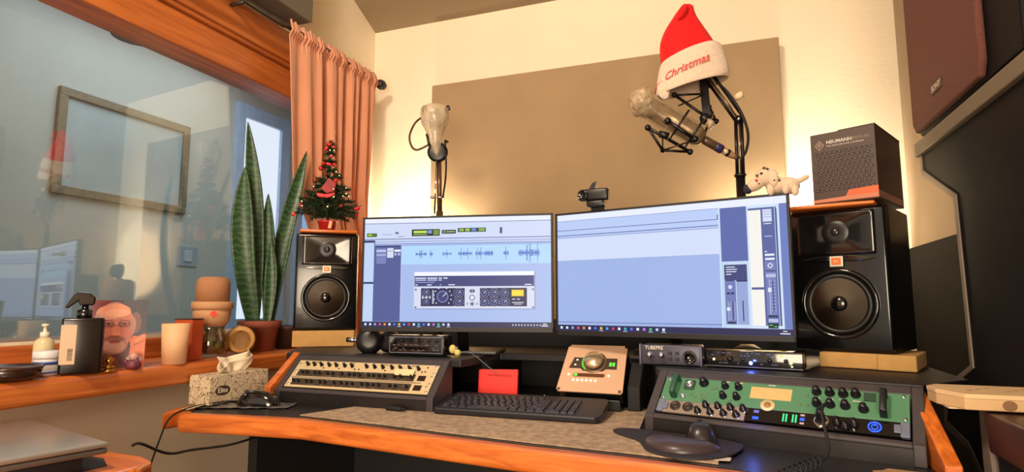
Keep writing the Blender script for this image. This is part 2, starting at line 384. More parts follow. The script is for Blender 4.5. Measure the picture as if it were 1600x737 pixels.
FRM = M('rack_frame_dark', (62, 56, 60), 0.5, var=0.08, scale=30)
RUN, RISE, Z0 = 0.074, 0.072, 0.796
SL = math.hypot(RUN, RISE)
def rack_bay(px, py, rz, wd, inner, trimside):
    """sloped rack housing, part of the desk. local: x width, y depth"""
    hb = B()
    tx = 0.0135
    prof = [(-0.012, 0.753), (-0.012, Z0-0.006), (-0.004, Z0), (RUN+tx, Z0+RISE+tx), (RUN+tx+0.02, Z0+RISE+tx), (RUN+tx+0.02, 0.753)]
    t = (wd-inner)/2
    hb.prism(prof, -wd/2, -wd/2+t, 'X').prism(prof, wd/2-t, wd/2, 'X')
    hb.prism([(-0.012, Z0-0.012), (-0.012, Z0-0.006), (-0.004, Z0), (0.012, Z0-0.012)], -wd/2+t, wd/2-t, 'X')
    B().prism([(-0.012, 0.753), (-0.012, Z0-0.0122), (0.012, Z0-0.0122), (0.012, 0.753)], -wd/2+t, wd/2-t, 'X').obj('rack_plinth', DTOP, desk, (px+0.5, py-1.6, 0), (0, 0, rz))
    hb.prism([(RUN-0.001, Z0+RISE-0.010), (RUN-0.001, Z0+RISE+0.001), (RUN+tx, Z0+RISE+tx), (RUN+tx+0.02, Z0+RISE+tx), (RUN+tx+0.02, 0.753), (RUN+tx, 0.753)], -wd/2+t, wd/2-t, 'X')
    o = hb.obj('rack_housing', FRM, desk, (px+0.5, py-1.6, 0), (0, 0, rz), bevel=0.002)
    return o
rack_bay(-1.014, 1.448, R(-0.5), 0.528, 0.488, -1)
rack_bay(0.0645, 1.343, R(-16.0), 0.528, 0.488, 1)
# wooden side trims of the racks
def sidetrim(x, y0, y1, wdt, h0=0.753, h1=0.872, hs=0.79, parent=desk):
    B().prism([(y0-1.6, h0-0.002), (y0-1.6, hs), (y1-1.6, h1), (y1+0.006-1.6, h1), (y1+0.006-1.6, h0-0.002)], x+0.5, x+0.5+wdt, 'X').obj('side_trim', WOODY, parent, bevel=0.003)
sidetrim(-1.304, 1.425, 1.545, 0.023, h1=0.889, hs=0.798)
sidetrim(0.323, 1.195, 1.372, 0.026, h1=0.874, hs=0.775)
# ================================================================ monitors
def scr(b, W, H, z0, y, layers):
    dep = []
    for k, (u0, v0, u1, v1, col) in enumerate(layers):
        q_ = 1+max([dep[j] for j in range(k) if layers[j][0] < u1 and layers[j][2] > u0 and layers[j][1] < v1 and layers[j][3] > v0] or [0]); dep.append(q_)
        yy = y - 0.00005*q_
        b.mat(glow(col, SCREEN))
        x0 = -W/2+u0*W; x1 = -W/2+u1*W; za = z0+H*(1-v1); zb = z0+H*(1-v0)
        b.quad((x0, yy, za), (x1, yy, za), (x1, yy, zb), (x0, yy, zb))
SCREEN = 1.0
def disc(b, W, H, z0, y, u, v, r, col, n=14):
    b.mat(glow(col, SCREEN)); cx = -W/2+u*W; cz = z0+H*(1-v)
    b._fin([(cx+r*math.cos(2*PI*i/n), y, cz+r*math.sin(2*PI*i/n)) for i in range(n)], [tuple(range(n))])
def monitor(name, label, loc, rz, W, H, layers, extra, standx):
    t = thing(name, label, 'monitor', loc, rz, 'pair of screens')
    bz = 0.006; ch = 0.014
    B().box((0, 0.012, H/2), (W, 0.018, H)).obj('housing', BLK, t, bevel=0.003)
    B().box((0, 0.03, H*0.45), (W*0.55, 0.03, H*0.5)).obj('rear_cover', BLK, t, bevel=0.01)
    f = B(); f.box((0, 0.002, ch/2), (W, 0.006, ch)).box((0, 0.002, H-bz/2), (W, 0.006, bz)).box((-W/2+bz/2, 0.002, H/2), (bz, 0.006, H)).box((W/2-bz/2, 0.002, H/2), (bz, 0.006, H))
    f.obj('bezel', M('bezel_black', (12, 12, 20), 0.5, var=0), t, bevel=0.001)
    b = B(); w_, h_ = W-2*bz, H-bz-ch
    scr(b, w_, h_, ch, 0.0026, layers); extra(b, w_, h_, ch, 0.0026-0.00075)
    s = b.obj('screen', None, t)
    zb = 0.885-loc[2]
    st = B().cyl((standx, 0.12, zb+0.01), (standx, 0.08, H*0.45), 0.018).box((standx, 0.062, H*0.42), (0.08, 0.05, 0.08)).obj('stand_neck', BLK, t)
    B().box((standx, 0.14, zb+0.006), (0.24, 0.17, 0.012)).obj('stand_base', BLK, t, bevel=0.004)
    return t
random.seed(11)
BG = (166, 188, 236); LB = (188, 214, 250); WH = (232, 238, 255); SLT = (78, 92, 150); NV = (44, 54, 110); DK = (30, 36, 70)
TB = (34, 38, 82)
TBC = [(230,240,255),(220,230,250),(150,170,220),(230,90,90),(240,150,60),(240,240,250),(60,130,240),(240,200,60),(80,170,250),(220,60,60),(240,240,255),(60,190,200),(90,120,240),(240,240,250),(210,120,220),(60,210,110),(200,210,240),(230,240,255)]
def taskbar(L, clock=True):
    L.append((0, 0.952, 1, 1.0, TB))
    for k, c in enumerate(TBC):
        u = 0.012+k*0.0265; L.append((u, 0.966, u+0.011, 0.986, c))
        if k in (7, 11, 15, 17): L.append((u-0.004, 0.993, u+0.015, 0.998, (190, 210, 250)))
    for k in range(10): L.append((0.80+k*0.0155, 0.970, 0.807+k*0.0155, 0.983, (190, 200, 235)))
    L.append((0.957, 0.964, 0.976, 0.972, (230, 235, 255))); L.append((0.95, 0.980, 0.983, 0.988, (230, 235, 255)))
L1 = [(0, 0, 1, 0.952, BG), (0, 0, 1, 0.042, WH), (0, 0.045, 1, 0.19, (206, 218, 246)), (0, 0.042, 1, 0.047, SLT), (0, 0.188, 1, 0.194, SLT),
      (0, 0.194, 1, 0.235, (196, 210, 244)), (0.055, 0.215, 1, 0.219, (110, 125, 180)), (0.055, 0.235, 1, 0.24, (90, 105, 165)),
      (0.0, 0.2, 0.058, 0.95, (192, 212, 246)), (0, 0.2, 0.058, 0.222, NV), (0, 0.588, 0.056, 0.606, NV), (0.055, 0.2, 0.060, 0.95, SLT),
      (0.06, 0.25, 0.205, 0.95, SLT), (0.062, 0.25, 0.205, 0.262, NV), (0.068, 0.275, 0.122, 0.42, (118, 130, 186)), (0.068, 0.29, 0.122, 0.31, (190, 200, 235)), (0.068, 0.33, 0.122, 0.345, (170, 180, 225)),
      (0.128, 0.275, 0.163, 0.365, (214, 222, 245)), (0.128, 0.30, 0.163, 0.305, (120, 130, 180)), (0.168, 0.29, 0.203, 0.31, WH), (0.168, 0.32, 0.18, 0.345, (170, 180, 225)), (0.187, 0.32, 0.2, 0.345, (170, 180, 225)), (0.205, 0.25, 0.209, 0.95, (190, 200, 235)),
      (0.209, 0.25, 1, 0.43, (176, 216, 252)), (0.209, 0.25, 1, 0.256, (140, 165, 220)),
      (0.013, 0.135, 0.068, 0.168, (28, 50, 30)), (0.018, 0.142, 0.042, 0.160, (150, 210, 40)), (0.046, 0.142, 0.062, 0.160, (90, 130, 60)),
      (0.262, 0.105, 0.415, 0.168, (22, 36, 40)), (0.272, 0.118, 0.345, 0.140, (190, 230, 90)), (0.350, 0.115, 0.372, 0.145, (120, 150, 220)), (0.380, 0.112, 0.410, 0.16, (110, 150, 60)), (0.272, 0.148, 0.345, 0.158, (150, 170, 90)),
      (0.426, 0.115, 0.502, 0.150, (22, 40, 40)), (0.432, 0.122, 0.448, 0.142, (90, 150, 90)), (0.452, 0.128, 0.496, 0.136, (190, 210, 150)),
      (0.512, 0.100, 0.662, 0.138, (30, 50, 66)), (0.520, 0.106, 0.544, 0.130, (140, 190, 50)), (0.552, 0.106, 0.576, 0.130, (160, 200, 60)), (0.586, 0.106, 0.610, 0.130, (90, 140, 210)), (0.624, 0.106, 0.656, 0.130, (130, 180, 70)),
      (0.735, 0.10, 0.748, 0.155, (60, 72, 130)), (0.17, 0.125, 0.19, 0.145, (100, 115, 170)), (0.185, 0.165, 0.22, 0.17, (100, 115, 170)), (0.10, 0.145, 0.155, 0.15, (130, 145, 195)),
      # plugin window
      (0.282, 0.505, 0.918, 0.838, (96, 110, 165)), (0.280, 0.50, 0.915, 0.833, (214, 220, 240)), (0.282, 0.50, 0.913, 0.535, (240, 244, 255)), (0.282, 0.537, 0.913, 0.632, (54, 64, 124)),
      (0.286, 0.552, 0.345, 0.562, WH), (0.352, 0.552, 0.405, 0.562, WH), (0.412, 0.552, 0.430, 0.562, WH), (0.438, 0.552, 0.46, 0.562, WH), (0.286, 0.570, 0.345, 0.580, (190, 200, 235)), (0.352, 0.570, 0.405, 0.580, (190, 200, 235)), (0.412, 0.570, 0.430, 0.580, (190, 200, 235)),
      (0.286, 0.592, 0.39, 0.598, (160, 170, 215)), (0.286, 0.614, 0.30, 0.622, WH), (0.35, 0.614, 0.375, 0.622, WH), (0.42, 0.614, 0.425, 0.622, WH), (0.465, 0.614, 0.50, 0.622, WH), (0.865, 0.614, 0.90, 0.622, WH),
      (0.318, 0.648, 0.552, 0.812, (24, 32, 82)), (0.632, 0.648, 0.876, 0.812, (24, 32, 82)), (0.795, 0.662, 0.862, 0.725, (150, 130, 40)), (0.799, 0.668, 0.858, 0.719, (250, 222, 70)),
      (0.80, 0.745, 0.815, 0.752, WH), (0.825, 0.745, 0.84, 0.752, WH), (0.80, 0.775, 0.86, 0.781, WH), (0.81, 0.79, 0.85, 0.795, WH),
      (0.325, 0.728, 0.365, 0.734, WH), (0.325, 0.716, 0.330, 0.746, WH), (0.346, 0.716, 0.350, 0.746, WH), (0.366, 0.716, 0.370, 0.746, WH)]
for k in range(9): L1.append((0.379, 0.668+k*0.014, 0.388, 0.676+k*0.014, WH))
for (a, b_, ) in ((0.285, 0.655), (0.285, 0.815), (0.902, 0.655), (0.902, 0.815)): L1.append((a, b_, a+0.010, b_+0.012, (60, 66, 100)))
# waveform
WV = [(0.285, 0.345, .3), (0.362, 0.378, .3), (0.432, 0.48, .3), (0.515, 0.59, .45), (0.608, 0.645, .45), (0.650, 0.70, .5), (0.752, 0.782, .5), (0.832, 0.885, .6), (0.885, 0.94, .7)]
for a, b_, am in WV:
    u = a
    while u < b_:
        h = am*random.uniform(0.15, 1)*0.055
        if random.random() < 0.12: h = am*0.12
        L1.append((u, 0.335-h, u+0.0022, 0.335+h, (52, 92, 190))); u += 0.0030
    L1.append((a, 0.333, b_, 0.337, (52, 92, 190)))
taskbar(L1)
def ex1(b, W, H, z0, y):
    K = [(0.345, 0.69, .010), (0.345, 0.775, .009), (0.520, 0.695, .013), (0.520, 0.775, .013), (0.652, 0.695, .013), (0.706, 0.695, .013), (0.760, 0.695, .011), (0.652, 0.775, .013), (0.706, 0.775, .013), (0.760, 0.775, .013), (0.435, 0.725, .024)]
    for u, v, r in K:
        for k in range(11):
            a = R(-225+270*k/10+0) ; disc(b, W, H, z0, y, u+math.cos(a)*r*1.15/W, v+math.sin(a)*r*1.15/H, r*0.10, (200, 208, 240), 6)
        disc(b, W, H, z0, y-0.00006, u, v, r*0.78, (110, 122, 176)); disc(b, W, H, z0, y-0.00012, u, v, r*0.62, (50, 60, 118))
        b.mat(glow(WH, SCREEN)); cx = -W/2+u*W; cz = z0+H*(1-v); q = y-0.0002
        b.quad((cx, q, cz-0.0008), (cx+r*0.55, q, cz+r*0.42), (cx+r*0.5, q, cz+r*0.52), (cx-0.0008, q, cz+0.0005))
    disc(b, W, H, z0, y, 0.592, 0.735, 0.009, (120, 128, 160)); disc(b, W, H, z0, y-0.00006, 0.592, 0.735, 0.006, (225, 230, 245))
    disc(b, W, H, z0, y, 0.592, 0.79, 0.006, (110, 118, 155)); disc(b, W, H, z0, y, 0.567, 0.79, 0.003, (140, 148, 180)); disc(b, W, H, z0, y, 0.617, 0.79, 0.003, (140, 148, 180))
    b.mat(glow((60, 66, 100), SCREEN)); cx = -W/2+0.592*W; cz = z0+H*(1-0.675)
    b._fin([(cx-0.010, y, cz), (cx-0.001, y, cz-0.007), (cx-0.001, y, cz+0.007)], [(0, 1, 2)]); b._fin([(cx+0.010, y, cz), (cx+0.001, y, cz-0.007), (cx+0.001, y, cz+0.007)], [(0, 1, 2)])
a1 = math.atan2(1.68-1.565, -0.487+1.07)
monitor('computer_monitor', 'left computer monitor showing audio waveforms and an equaliser plug-in window', (-0.779, 1.6225, 0.957), a1, 0.597, 0.354, L1, ex1, 0.0)
L2 = [(0, 0, 1, 0.952, (160, 182, 232)), (0, 0, 1, 0.055, WH), (0, 0.055, 0.745, 0.20, (186, 206, 248)), (0, 0.052, 0.745, 0.056, (130, 145, 200)), (0, 0.135, 0.742, 0.140, (70, 84, 150)), (0, 0.18, 0.742, 0.186, (70, 84, 150)), (0.738, 0.10, 0.742, 0.14, (70, 84, 150)),
      (0, 0.20, 0.742, 0.40, (210, 222, 250)), (0, 0.198, 0.742, 0.205, (150, 165, 215)), (0, 0.40, 0.742, 0.93, (160, 182, 232)), (0, 0.925, 0.742, 0.932, (110, 125, 185)), (0.742, 0.055, 0.75, 0.95, (200, 224, 246)),
      (0.75, 0.055, 0.853, 0.46, (88, 104, 172)), (0.852, 0.055, 0.972, 0.95, (206, 226, 250)), (0.972, 0.055, 1, 0.95, (104, 124, 192)),
      (0.858, 0.075, 0.905, 0.93, (244, 242, 236)), (0.858, 0.075, 0.905, 0.090, (80, 92, 150)), (0.860, 0.655, 0.908, 0.672, (80, 92, 150)),
      (0.905, 0.075, 0.955, 0.93, (84, 98, 160)), (0.912, 0.09, 0.945, 0.18, (214, 222, 246)), (0.912, 0.105, 0.945, 0.108, (110, 122, 180)), (0.912, 0.125, 0.945, 0.128, (110, 122, 180)), (0.912, 0.145, 0.945, 0.148, (110, 122, 180)), (0.915, 0.192, 0.942, 0.198, WH), (0.916, 0.286, 0.943, 0.290, WH),
      (0.914, 0.395, 0.922, 0.402, WH), (0.914, 0.415, 0.948, 0.430, WH), (0.914, 0.445, 0.948, 0.460, WH), (0.912, 0.47, 0.95, 0.86, (112, 126, 186)), (0.914, 0.535, 0.949, 0.542, DK), (0.914, 0.56, 0.949, 0.585, (180, 190, 228)),
      (0.936, 0.61, 0.9385, 0.83, DK), (0.924, 0.60, 0.926, 0.85, (200, 208, 238)), (0.919, 0.66, 0.931, 0.69, (225, 232, 250)), (0.916, 0.855, 0.95, 0.868, DK), (0.916, 0.88, 0.95, 0.905, (180, 190, 228)), (0.914, 0.912, 0.95, 0.948, (20, 40, 40)), (0.918, 0.922, 0.93, 0.928, (70, 220, 150)), (0.935, 0.932, 0.945, 0.938, (70, 220, 150)),
      (0.957, 0.075, 0.962, 0.93, (70, 84, 150)), (0.962, 0.09, 0.9635, 0.93, (40, 52, 110)),
      (0.752, 0.46, 0.852, 0.95, (196, 218, 244)), (0.758, 0.485, 0.845, 0.60, (58, 68, 124)), (0.765, 0.50, 0.80, 0.506, WH), (0.765, 0.517, 0.808, 0.523, WH), (0.765, 0.534, 0.805, 0.540, WH), (0.765, 0.553, 0.785, 0.559, WH),
      (0.758, 0.60, 0.80, 0.925, (110, 124, 184)), (0.803, 0.60, 0.845, 0.925, (146, 166, 216)), (0.803, 0.60, 0.845, 0.612, (40, 50, 104)), (0.764, 0.60, 0.794, 0.606, (40, 50, 104)), (0.765, 0.69, 0.777, 0.704, DK), (0.781, 0.69, 0.793, 0.704, DK),
      (0.768, 0.76, 0.770, 0.90, (200, 208, 238)), (0.785, 0.76, 0.788, 0.89, DK), (0.763, 0.80, 0.776, 0.825, (225, 232, 250)), (0.823, 0.75, 0.827, 0.90, DK), (0.765, 0.905, 0.795, 0.918, DK)]
for k in range(10):
    L2.append((0.775, 0.765+k*0.0135, 0.780, 0.769+k*0.0135, (215, 222, 245))); L2.append((0.792, 0.765+k*0.0135, 0.796, 0.769+k*0.0135, (215, 222, 245)))
    L2.append((0.929, 0.61+k*0.0235, 0.933, 0.614+k*0.0235, (215, 222, 245))); L2.append((0.941, 0.61+k*0.0235, 0.945, 0.614+k*0.0235, (215, 222, 245)))
L2.append((0, 0.952, 1, 1.0, TB))
for k, c in enumerate(TBC):
    u = 0.012+k*0.0285; L2.append((u, 0.966, u+0.011, 0.986, c))
    if k in (7, 11, 15, 17): L2.append((u-0.004, 0.993, u+0.015, 0.998, (190, 210, 250)))
L2.append((0.965, 0.964, 0.98, 0.970, (230, 235, 255))); L2.append((0.955, 0.980, 0.99, 0.987, (230, 235, 255)))
def ex2(b, W, H, z0, y):
    disc(b, W, H, z0, y, 0.779, 0.65, 0.005, (210, 218, 244)); disc(b, W, H, z0, y, 0.931, 0.50, 0.006, (210, 218, 244)); disc(b, W, H, z0, y-0.00006, 0.931, 0.50, 0.003, (90, 100, 150))
a2 = math.atan2(1.54-1.68, 0.143+0.478)
monitor('computer_monitor', 'right computer monitor with empty timeline and mixer faders, toy dog on its corner', (-0.1675, 1.61, 0.951), a2, 0.637, 0.356, L2, ex2, 0.0)

# ================================================================ studio speakers on foam blocks
SPK = M('speaker_vinyl', (13, 12, 15), 0.35, var=0.15, scale=60, bump=0.1, bscale=500)
CONE = M('speaker_cone', (124, 112, 98), 0.42, var=0.1, scale=10)
LABW = M('badge_silver', (214, 206, 190), 0.3, 0.2); ORG = M('badge_orange', (222, 108, 34), 0.4)
def speaker(label, loc, rz, led):
    t = thing('studio_speaker', label, 'speaker', loc, rz, 'pair of black studio speakers')
    W, D_, H = 0.224, 0.262, 0.356
    b = B(); b.prism([(-W/2+0.004, 0.012), (W/2-0.004, 0.012), (W/2, 0.03), (W/2, D_-0.02), (W/2-0.02, D_), (-W/2+0.02, D_), (-W/2, D_-0.02), (-W/2, 0.03)], 0, H)
    b.obj('cabinet', SPK, t, bevel=0.004)
    # baffle with waveguide recess
    b = B()
    hw, y0 = W/2-0.003, 0.004
    b.rbox((0, 0.011, H/2), (W-0.004, 0.020, H-0.004), 0.008, 3)
    b.obj('baffle', M('baffle_black', (9, 9, 12), 0.2, var=0, coat=0.2), t)
    g = B()
    def wg(u, v):
        x = (u-0.5)*0.176; z = 0.292+(v-0.5)*0.108
        r = min(1, math.hypot((u-0.5)*2*0.96, (v-0.5)*2*0.96)); e = min(1, max(abs(u-0.5), abs(v-0.5))*2)
        return (x*(0.86+0.14*e), 0.0005 - 0.0035 + 0.0035*(1-e) + 0.0012*math.cos(e*PI) - 0.004*(1-r)*0, z)
    g.grid(wg, 20, 14)
    g.obj('waveguide', BLKG, t, (0, -0.0005, 0), solid=0.002)
    b = B().lat([(0.036, 0), (0.030, 0.004), (0.018, 0.0055), (0.013, 0.005)], (0, 0.001, 0.296), (0, -1, 0), 28); b.obj('horn_throat', BLK, t)
    B().ball((0, -0.001, 0.296), 0.012, sc=(1, 0.6, 1)).obj('tweeter', CHR if 0 else M('tweeter_dark', (60, 58, 62), 0.2, 0.6), t)
    B().prism([(-0.088, 0.228), (-0.03, 0.238), (0.03, 0.238), (0.088, 0.228), (0.06, 0.222), (-0.06, 0.222)], -0.006, 0.002, 'Y').obj('ridge', BLKG, t, bevel=0.002)
    cz = 0.118
    b = B().lat([(0.088, 0), (0.087, 0.006), (0.083, 0.0095), (0.077, 0.007), (0.075, 0.001)], (0, 0.002, cz), (0, -1, 0), 64); b.obj('trim_ring', BLKG, t)
    b = B().lat([(0.075, 0.0), (0.072, 0.0065), (0.066, 0.0075), (0.062, 0.001)], (0, 0.001, cz), (0, -1, 0), 64); b.obj('surround', M('rubber', (24, 23, 25), 0.45), t)
    # cone drawn as a bowl standing proud of the baffle plate
    b = B().lat([(0.063, 0.0065), (0.045, 0.0030), (0.022, 0.0004)], (0, -0.0008, cz), (0, -1, 0), 64); b.obj('cone', CONE, t)
    B().ball((0, -0.001, cz), 0.022, 28, 14, sc=(1, 0.6, 1)).obj('dust_cap', BLKG, t)
    B().box((0, -0.0065, 0.222), (0.030, 0.003, 0.026)).obj('badge', LABW, t, bevel=0.001)
    B().box((0, -0.0084, 0.2225), (0.021, 0.001, 0.017)).obj('badge_face', ORG, t)
    text('JBL', 0.010, LABW, t, (0, -0.0091, 0.2225), (R(90), 0, 0))
    if led: B().box((0, -0.0065, 0.239), (0.001, 0.001, 0.001)).obj('led', BLK, t)
    return t
speaker('black studio speaker left of the screens, under the little Christmas tree', (-1.395, 1.815, 0.946), R(36), 0)
speaker('black studio speaker right of the screens, under the dark microphone carton', (0.256, 1.660, 0.9235), R(-24), 0)
FOAM = M('foam_tan', (196, 152, 92), 0.9, var=0.06, scale=40, bump=0.3, bscale=500)
f = B().prism([(-0.112, -0.006), (0.105, -0.006), (0.105, 0.20), (-0.09, 0.20)], 0, 0.058).obj('foam_block', FOAM, None, (-1.395, 1.815, 0.8865), (0, 0, R(32)), bevel=0.003)
tag(f, 'tan foam block under the speaker left of the screens', 'foam block')
f = B().prism([(-0.064, -0.010), (0.06, -0.010), (0.06, -0.016), (0.138, -0.016), (0.138, 0.18), (-0.064, 0.18)], 0, 0.0365).obj('foam_block', FOAM, None, (0.268, 1.652, 0.8865), (0, 0, R(-20)), bevel=0.003)
tag(f, 'tan foam block under the speaker right of the screens', 'foam block')
o = B().rbox((0, 0.10, 0.006), (0.205, 0.22, 0.012), 0.004).obj('wooden_board', WOODX, None, (-1.392, 1.815, 1.3035), (0, 0, R(36))); tag(o, 'thin orange wooden board under the little Christmas tree', 'board')
o = B().rbox((-0.006, 0.10, 0.005), (0.215, 0.235, 0.010), 0.004).obj('wooden_board', WOODX, None, (0.244, 1.656, 1.2805), (0, 0, R(-16))); tag(o, 'thin orange wooden board under the dark microphone carton', 'board')

# ---------------------------------------------------------------- rack units on the sloping bays
SLA = math.atan2(RISE, RUN)
def rackunit(name, label, cat, px, py, rz, group=None):
    t = thing(name, label, cat)
    # local frame: x along width, y up the slope, z out of the panel
    m = Matrix.Translation((px, py, Z0)) @ Matrix.Rotation(rz, 4, 'Z') @ Matrix.Rotation(SLA, 4, 'X')
    t.matrix_world = m; t.location = m.to_translation(); t.rotation_euler = m.to_euler()
    if group: t['group'] = group
    return t
GOLD = M('panel_champagne', (214, 192, 152), 0.45, 0.15, var=0.06, scale=12)
PANB = M('panel_brown_black', (62, 50, 42), 0.45, var=0.12, scale=40)
KNB = M('knob_black', (22, 20, 22), 0.3, var=0)
SL_ = SL - 0.004
def lk(t, b, name, m, **k): return b.obj(name, m, t, **k)
proto_mesh = {}
def knob(t, x, y, r=0.006, h=0.012, m=KNB, name='knob', z=0.002, tilt=0):
    key = (round(r, 4), round(h, 4), m.name)
    if key in proto_mesh:
        o = bpy.data.objects.new(name, proto_mesh[key]); C.objects.link(o); o.parent = t; o.location = (x, y, z)
    else:
        b = B().lathe([(r, 0), (r*0.95, h*0.25), (r*0.72, h*0.35), (r*0.66, h*0.9), (r*0.5, h), (0, h)], 14)
        o = b.obj(name, m, t, (x, y, z)); proto_mesh[key] = o.data
    return o
def screw(t, x, y, z=0.002, r=0.0035, m=CHR):
    key = ('s', r)
    if key in proto_mesh:
        o = bpy.data.objects.new('screw', proto_mesh[key]); C.objects.link(o); o.parent = t; o.location = (x, y, z)
    else:
        o = B().lathe([(r, 0), (r*0.9, 0.0012), (r*0.5, 0.002), (0, 0.002)], 12).obj('screw', m, t, (x, y, z)); proto_mesh[key] = o.data
    return o
lu = rackunit('channel_strip', 'champagne rack unit with three rows of black knobs in the left bay', 'audio rack unit', -1.014, 1.448, R(-0.5))
PW = 0.482
def U(u, v): return (-PW/2+u*PW, SL_*(1-v)+0.003)
B().box((0, SL_/2+0.003, -0.0005), (PW, SL_, 0.004)).obj('faceplate', GOLD, lu, bevel=0.001)
B().box((0, SL_/2+0.003, -0.016), (0.44, SL_-0.02, 0.028)).obj('chassis', BLKM, lu)
for v0, v1 in ((0.36, 0.60), (0.69, 0.93)):
    a = U(0.04, v1); c = U(0.875, v0)
    B().bb((a[0], a[1], 0.001), (c[0], c[1], 0.0024)).obj('dark_strip', PANB, lu)
a = U(0.02, 0.665); c = U(0.93, 0.645); B().bb((a[0], a[1], 0.001), (c[0], c[1], 0.004)).obj('divider', SIL, lu)
for u in (.083, .133, .186, .245, .298, .36, .413, .519, .576, .633, .697, .754, .817, .877): x, y = U(u, 0.17); knob(lu, x, y, 0.0058, 0.014, z=0.0015)
for X in (210, 258, 340, 385, 470, 520, 610, 683, 730, 782, 870, 915, 970, 1020, 1110, 1170, 1265): x, y = U((X-100)/1360, 0.48); knob(lu, x, y, 0.0048, 0.012, z=0.0024)
for X in (135, 185, 270, 318, 405, 455, 545, 615, 668, 722, 812, 865, 918, 970, 1070, 1120, 1220): x, y = U((X-60)/1360, 0.81); knob(lu, x, y, 0.0048, 0.012, z=0.0024)
for v in (0.48, 0.81): a = U(0.895, v+0.09); c = U(0.945, v-0.09); B().bb((a[0], a[1], 0.001), (c[0], c[1], 0.002)).obj('display', M('display_dark', (40, 24, 20), 0.3, var=0), lu)
a = U(0.735, 0.46); c = U(0.865, 0.24); B().bb((a[0], a[1], 0.009), (c[0], c[1], 0.0095)).obj('paper_note', M('note_cream', (226, 206, 160), 0.8, var=0.04), lu)
for k, (u, v) in enumerate([(0.02, 0.15), (0.02, 0.42), (0.02, 0.72), (0.02, 0.9), (0.985, 0.06), (0.985, 0.3), (0.98, 0.42), (0.985, 0.66), (0.975, 0.76), (0.985, 0.93)]): x, y = U(u, v); screw(lu, x, y, 0.0016, 0.004)
for u, v in ((0.21, 0.27), (0.325, 0.27), (0.44, 0.27), (0.47, 0.27), (0.655, 0.27), (0.905, 0.26), (0.925, 0.25), (0.93, 0.1)): x, y = U(u, v); knob(lu, x, y, 0.0025, 0.003, z=0.0015, name='button')
WHP = M('print_white', (225, 220, 205), 0.6, var=0)
b = B(); random.seed(5)
for k in range(120):
    v = random.choice([0.38, 0.42, 0.57, 0.72, 0.76, 0.9]); x, y = U(random.uniform(0.05, 0.86), v); b.box((x, y, 0.00255), (random.uniform(0.003, 0.007), 0.0012, 0.0003))
b.obj('scale_marks', M('print_tan', (150, 130, 100), 0.6, var=0), lu)['kind'] = 'stuff'
b = B()
for u in (.10, .36, .6, .8): x, y = U(u+0.04, 0.06); b.box((x, y, 0.0017), (0.02, 0.002, 0.0003))
b.obj('panel_marks', BLKM, lu)

# right bay: green preamp (2U) over silver interface (1U)
GRN = M('panel_green', (80, 134, 102), 0.42, 0.05, var=0.06, scale=10)
ru = rackunit('green_preamp', 'green rack preamp with black knobs and a cream label in the right bay', 'audio rack unit', 0.0645, 1.343, R(-16.0))
gv = 0.66
yb = SL_*(1-gv)+0.003; yt = SL_+0.003
B().bb((-PW/2, yb, -0.0025), (PW/2, yt, 0.0015)).obj('faceplate', GRN, ru, bevel=0.001)
B().bb((-0.22, yb+0.003, -0.03), (0.22, yt-0.008, -0.003)).obj('chassis', BLKM, ru)
def V(u, v): return (-PW/2+u*PW, yt-(yt-yb)*v)
KG = M('knob_black', (22, 20, 22))
HND = M('handle_green', (38, 84, 62), 0.45)
for u in (0.065, 0.915):
    x, _ = V(u, 0); m_ = HND if u < .5 else M('handle_black', (24, 30, 28), 0.4)
    B().rbox((x, (yb+yt)/2, 0.022), (0.012, (yt-yb)*0.82, 0.008), 0.003).box((x, yb+0.010, 0.010), (0.012, 0.008, 0.018)).box((x, yt-0.010, 0.010), (0.012, 0.008, 0.018)).obj('handle', m_, ru)
x, y = V(0.125, 0.30); B().box((x, y, 0.003), (0.024, 0.026, 0.003)).obj('socket_plate', M('plate_dark', (40, 70, 56), 0.4), ru, bevel=0.001)
B().lathe([(0.0085, 0), (0.0085, 0.003), (0.006, 0.003), (0.006, 0.0005)], 20).obj('socket', SIL, ru, (x, y, 0.0045))
x, y = V(0.105, 0.80); B().lathe([(0.006, 0), (0.006, 0.003), (0.0035, 0.003), (0.003, 0.0005)], 16).obj('jack', SIL, ru, (x, y, 0.0015))
x, y = V(0.19, 0.18); knob(ru, x, y, 0.011, 0.018, z=0.0015)
for u in (0.29, 0.35):
    for v in (0.25, 0.66): x, y = V(u, v); knob(ru, x, y, 0.0085, 0.016, z=0.0015)
for u, v in ((.145, .72), (.165, .78), (.19, .66), (.21, .72), (.235, .40), (.25, .35), (.325, .80), (.20, .85), (.635, .35), (.61, .72), (.64, .72)): x, y = V(u, v); knob(ru, x, y, 0.003, 0.006, M('knob_grey_green', (120, 140, 110), 0.4), 'small_knob', z=0.0015)
for u, v in ((.67, .18), (.72, .18), (.77, .18), (.815, .16), (.675, .62), (.725, .62), (.78, .62), (.845, .68)): x, y = V(u, v); knob(ru, x, y, 0.0095, 0.017, z=0.0015)
x, y = V(0.865, 0.22); B().box((x, y, 0.002), (0.02, 0.02, 0.003)).obj('socket_plate', M('plate_dark', (40, 70, 56), 0.4), ru)
a = V(0.405, 0.62); c = V(0.575, 0.16); B().bb((a[0], a[1], 0.001), (c[0], c[1], 0.0022)).obj('label_plate', M('label_cream', (214, 178, 118), 0.6, var=0.05, scale=60), ru)
x, y = V(0.485, 0.86); B().lathe([(0.0145, 0), (0.0145, 0.002), (0, 0.002)], 28).obj('badge', M('badge_cream', (222, 200, 150), 0.5, var=0), ru, (x, y, 0.0015))
B().lathe([(0.0075, 0), (0.0075, 0.0008), (0, 0.0008)], 8).obj('emblem', M('emblem_gold', (160, 120, 60), 0.5, var=0), ru, (x, y, 0.0035))
